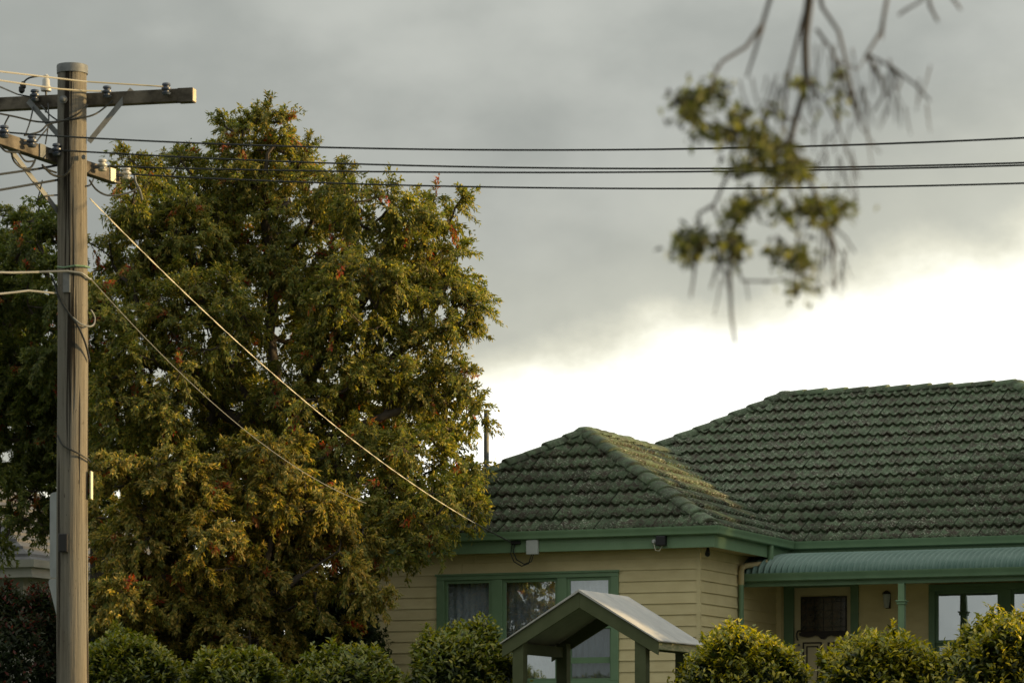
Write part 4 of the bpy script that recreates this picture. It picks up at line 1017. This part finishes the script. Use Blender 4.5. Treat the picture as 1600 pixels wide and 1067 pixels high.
HTIP = ([(.26, .25, .025), (.44, .37, .032), (.58, .46, .04), (.15, .17, .02)], [30, 30, 18, 30])  # yellow young growth, brightened further in place of sun on the tops
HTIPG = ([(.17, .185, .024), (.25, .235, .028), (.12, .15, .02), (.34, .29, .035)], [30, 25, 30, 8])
hq = HI @ at(1375, 975, 41.0)
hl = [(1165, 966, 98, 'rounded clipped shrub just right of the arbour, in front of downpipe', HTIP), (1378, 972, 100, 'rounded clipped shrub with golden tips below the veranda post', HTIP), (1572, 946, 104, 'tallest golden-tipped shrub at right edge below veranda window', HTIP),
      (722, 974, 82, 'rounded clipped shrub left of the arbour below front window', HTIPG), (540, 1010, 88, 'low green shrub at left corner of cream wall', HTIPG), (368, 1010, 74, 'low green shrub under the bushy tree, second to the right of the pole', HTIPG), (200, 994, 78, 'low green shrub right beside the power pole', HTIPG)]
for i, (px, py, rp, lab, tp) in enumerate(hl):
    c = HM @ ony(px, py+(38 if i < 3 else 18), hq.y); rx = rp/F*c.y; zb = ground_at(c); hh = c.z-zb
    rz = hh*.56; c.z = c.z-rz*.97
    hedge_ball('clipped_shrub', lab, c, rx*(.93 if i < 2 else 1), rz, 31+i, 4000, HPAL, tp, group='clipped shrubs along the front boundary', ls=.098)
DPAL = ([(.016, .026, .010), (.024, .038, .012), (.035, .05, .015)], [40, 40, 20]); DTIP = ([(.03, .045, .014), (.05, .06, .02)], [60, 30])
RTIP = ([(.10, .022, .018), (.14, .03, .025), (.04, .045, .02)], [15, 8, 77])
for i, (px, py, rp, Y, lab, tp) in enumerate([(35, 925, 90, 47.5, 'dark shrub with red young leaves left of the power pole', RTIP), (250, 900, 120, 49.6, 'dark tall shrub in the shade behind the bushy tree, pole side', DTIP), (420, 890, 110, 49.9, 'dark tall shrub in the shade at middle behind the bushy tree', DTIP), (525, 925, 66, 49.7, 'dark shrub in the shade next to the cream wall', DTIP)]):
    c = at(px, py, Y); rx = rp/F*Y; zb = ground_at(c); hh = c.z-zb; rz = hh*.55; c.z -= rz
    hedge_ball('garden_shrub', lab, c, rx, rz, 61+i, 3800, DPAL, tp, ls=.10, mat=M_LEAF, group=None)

# ------------------------------------------------------------------ neighbouring house seen past the pole
NC = at(50, 872, 57.5); NZ = ground_at(NC); nb = empty('neighbouring_house', (NC.x, NC.y, NZ), -TH); tag(nb, 'pale neighbouring house with grey roof behind trees at far left', 'house')
ze = NC.z-NZ
MB().box(-9, -.45, .45, 8.5, -.2, ze-.10).build('wall', M_NWALL, nb)
mb = MB(); e0 = ze-.02; rz_ = e0+2.3
mb.add([(-9.45, 0, e0), (0, 0, e0), (0, 9, e0), (-9.45, 9, e0), (-4.5, 4.5, rz_), (-4.95, 4.5, rz_)], [(0, 1, 4, 5), (1, 2, 4), (2, 3, 5, 4), (3, 0, 5), (0, 3, 2, 1)])
nr_ = mb.build('roof', M_NROOF, nb)
for k in range(14):                                              # raised courses of the tiled roof
    t = (k+.5)/14.5; z = e0+2.3*t+.012; o_ = 4.5*t
    MB().sweep([(-.02, z+.02), (.0, z+.03), (.012, z-.02), (-.02, z-.03)], [(-9.45+o_, o_), (-o_, o_), (-o_, 9-o_)]).build('roof_course', M_NROOF, nr_)
MB().sweep([(0, e0-.13), (.09, e0-.13), (.11, e0+.0), (.0, e0-.0)], [(-9.45, .02), (-.02, .02), (-.02, 9)]).build('gutter', M_NWALL, nb)
MB().sweep([(-.02, e0-.30), (-.0, e0-.30), (-.0, e0-.131), (-.02, e0-.131)], [(-9.45, .02), (-.02, .02), (-.02, 9)]).build('fascia', M_NWALL, nb)
# slim pale pole standing among the trees
gpz = at(590, 688, 55.2); gpole = MB().tube([(gpz.x, gpz.y, ground_at(gpz)-.1), (gpz.x, gpz.y, gpz.z)], .045, 10).build('slim_pole', M_BUFF, None, smooth=True)
tag(gpole, 'slim pale pole showing through the tree beside the roof', 'pole')

# added trees, unseen to the right of the picture; they keep the low sun off the front garden
for k, (lx, ly, hh, lab) in enumerate([(12.2, 7.1, 6.9, 'broad added shade tree beyond the right end of the house, outside the picture'), (12.2, 3.9, 5.9, 'second added shade tree right of the veranda, outside the picture'), (12.2, 1.0, 5.0, 'third added shade tree right of the veranda, outside the picture'), (12.0, -1.6, 3.8, 'small added shade tree right of the front hedge, outside the picture')]):
    b = HM @ Vector((lx, ly, 0)); b.z = ground_at(b)-.05
    lob = [(b+Vector((math.cos(a)*rr_2, math.sin(a)*rr_2, z_)), 1.0 if k == 3 else 1.55) for a, rr_2, z_ in ((0, 1.4, hh*.45), (2.1, 1.5, hh*.5), (4.2, 1.5, hh*.42), (1, .9, hh*.72), (4, .8, hh*.78), (3, 1.6, hh*.62), (0, 0, hh*.6))]
    tree('shade_tree', lab, 'tree', b, lob, ([b+UP*1.2, b+UP*2.4], [[b+Vector((.6, 0, 3.6)), b+Vector((1, 0, 4.6))], [b+Vector((-.6, .4, 3.8)), b+Vector((-.9, .6, 5))]]), CAMPHOR, 12, 30000, ls=.22, seed=40+k)

# ------------------------------------------------------------------ street tree on the near side; one bough hangs into view
YN = 8.0
def nr(px, py, dy=0): return at(px, py, YN+dy)
st = Vector((3.3, 8.6, ground_at(Vector((3.3, 8.6, 0))))); near = empty('street_tree', st); tag(near, 'near street tree whose sparse blurred bough hangs in at top right', 'tree')
mb = MB()
rn = random.Random(5)
top = nr(1275, -260)
mb.tube([p_-st for p_ in (st-UP*.2, st+Vector((.03, 0, 1.2)), st+Vector((-.05, .05, 2.4)), st+Vector((-.5, -.1, 3.3)), st+Vector((-1.3, -.3, 3.75)), top+Vector((.4, 0, .25)), top+Vector((-.6, 0, .35)))], [.16, .14, .12, .08, .055, .03, .012], 10)
mb.tube([p_-st for p_ in (st+Vector((-.05, .05, 2.4)), st+Vector((.3, .4, 3.4)), st+Vector((.5, .8, 4.6)))], [.1, .06, .02], 8)
mb.tube([p_-st for p_ in (st+Vector((.3, .4, 3.4)), st+Vector((1.2, .1, 4.0)), st+Vector((1.9, -.2, 4.3)))], [.05, .03, .01], 8)
stems = [([(1300, -420), (1275, -250), (1266, -60), (1265, 0), (1257, 60), (1261, 130), (1240, 200), (1225, 265)], .0075),
    ([(1270, -150), (1205, -10), (1190, 40), (1165, 75), (1130, 95), (1115, 122), (1110, 150)], .0035), ([(1190, 40), (1178, 85), (1165, 120)], .0028),
    ([(1266, -60), (1258, 20), (1235, 110), (1225, 190)], .003), ([(1268, -80), (1285, 10), (1310, 50), (1322, 95), (1335, 150)], .0035), ([(1275, 45), (1300, 75), (1322, 130), (1345, 185)], .0028),
    ([(1290, -300), (1395, -60), (1375, 50), (1355, 85), (1390, 105), (1430, 132), (1452, 160)], .0032), ([(1355, 85), (1375, 120), (1382, 145), (1365, 175)], .0028), ([(1390, 105), (1410, 125), (1400, 145)], .002),
    ([(1395, -60), (1385, 0), (1378, 60)], .002), ([(1290, -300), (1440, -80), (1440, 0), (1412, 18), (1402, 24)], .003), ([(1440, -60), (1455, 10), (1466, 34)], .003), ([(1440, -80), (1490, 0), (1500, 15)], .0025),
    ([(1235, 225), (1260, 270), (1275, 310), (1290, 345), (1303, 385), (1303, 455)], .0035), ([(1290, 345), (1320, 370), (1335, 395)], .0018), ([(1290, 345), (1285, 400), (1282, 430)], .0018), ([(1290, 345), (1310, 400)], .0018),
    ([(1225, 240), (1180, 250), (1145, 262), (1130, 285), (1115, 322), (1122, 345), (1140, 380)], .0035), ([(1115, 322), (1090, 332), (1095, 360), (1085, 380)], .0028),
    ([(1140, 380), (1140, 440), (1142, 490), (1148, 535)], .003), ([(1130, 380), (1116, 430), (1110, 450)], .002), ([(1090, 380), (1085, 440), (1080, 465)], .002), ([(1300, 440), (1306, 455)], .002),
    ([(1228, 232), (1170, 208), (1120, 205), (1082, 180), (1062, 155), (1085, 146), (1120, 138)], .0035), ([(1145, 395), (1160, 438), (1210, 440), (1235, 432)], .002), ([(1225, 265), (1210, 300), (1165, 320), (1150, 330)], .0022),
    ([(1260, 130), (1290, 160), (1310, 200), (1330, 250), (1340, 310)], .0018), ([(1310, 140), (1308, 200), (1285, 230)], .0018), ([(1320, 130), (1345, 200), (1375, 240)], .0014), ([(1245, 190), (1205, 170), (1200, 160)], .002),
    ([(1225, 265), (1250, 330), (1245, 395), (1238, 440), (1262, 447)], .002), ([(1355, 85), (1340, 110), (1300, 90)], .0016), ([(1245, 400), (1215, 400)], .0016)]
for pts, r in stems:
    dy = rn.uniform(-.12, .12); Q = []
    for i, (x, y) in enumerate(pts): Q.append(nr(x+rn.uniform(-2, 2), y+rn.uniform(-2, 2), dy*i/len(pts))-st)
    mb.tube(Q, [1.7*r*(1-.55*i/len(Q)) for i in range(len(Q))], 6)
for i in range(95):                                              # fine dead twigs
    x0, y0 = rn.choice([(1300, 100), (1330, 160), (1380, 120), (1230, 150), (1190, 160), (1300, 220), (1140, 400), (1290, 380), (1420, 130), (1260, 220)]); x0 += rn.uniform(-35, 35); y0 += rn.uniform(-40, 40)
    dx = rn.uniform(-25, 25); L_ = rn.uniform(25, 75); mb.tube([nr(x0, y0)-st, nr(x0+dx*.4, y0+L_*.5)-st, nr(x0+dx, y0+L_)-st], [.0021, .0017, .001], 4)
mb.build('trunk', M_BARK, near, smooth=True)
cl_ = [(1068, 155), (1095, 146), (1120, 140), (1080, 178), (1100, 200), (1085, 165), (1130, 208), (1150, 205), (1155, 178), (1190, 215), (1172, 212), (1210, 225), (1230, 240), (1200, 238), (1185, 250), (1160, 258), (1248, 258), (1215, 270), (1235, 265), (1155, 325), (1168, 318), (1145, 335), (1270, 318), (1288, 340), (1320, 325), (1262, 322), (1300, 318), (1222, 332),
       (1070, 378), (1085, 372), (1095, 370), (1075, 395), (1145, 372), (1142, 392), (1150, 380), (1215, 395), (1245, 405), (1256, 398), (1240, 448), (1264, 446), (1310, 140), (1300, 170), (1250, 125), (1260, 130), (1315, 120), (1205, 165), (1175, 300)]
rng = np.random.default_rng(77); P = []; Cn = []
for i, (x, y) in enumerate(cl_):
    k = 58 if i < 38 else 30
    if i >= 40: k = 14
    for _ in range(k): P.append(nr(x+rng.normal()*(15 if rng.uniform() < .4 else 9), y+rng.normal()*(14 if rng.uniform() < .3 else 8), rng.normal()*.08)-st)
# the rest of the crown, out of view above and to the right
for _ in range(2600):
    c = [(st+Vector((.5, .8, 4.8)), .9), (st+Vector((1.7, -.2, 4.5)), .9), (st+Vector((-.6, .2, 4.2)), .6), (st+Vector((.6, 0, 4.2)), .9)][int(rng.integers(4))]
    P.append(c[0]+Vector(rng.normal(size=3))*c[1]*.42-st)
P = np.array(P); n = len(P)
leaf_mesh('crown', P, unit(n)*.8+np.array([0, 0, -.5]), unit(n)+np.array([0, -.2, .6]), rng.uniform(.016, .036, n)*np.where(np.arange(n) < n-2600, 1, 2), rng.uniform(.009, .018, n)*np.where(np.arange(n) < n-2600, 1, 2), pick([(.05, .055, .018), (.08, .09, .024), (.17, .175, .035), (.03, .028, .018)], [30, 30, 22, 18], n), leaf_mat('sparse street tree leaf', .5), near)
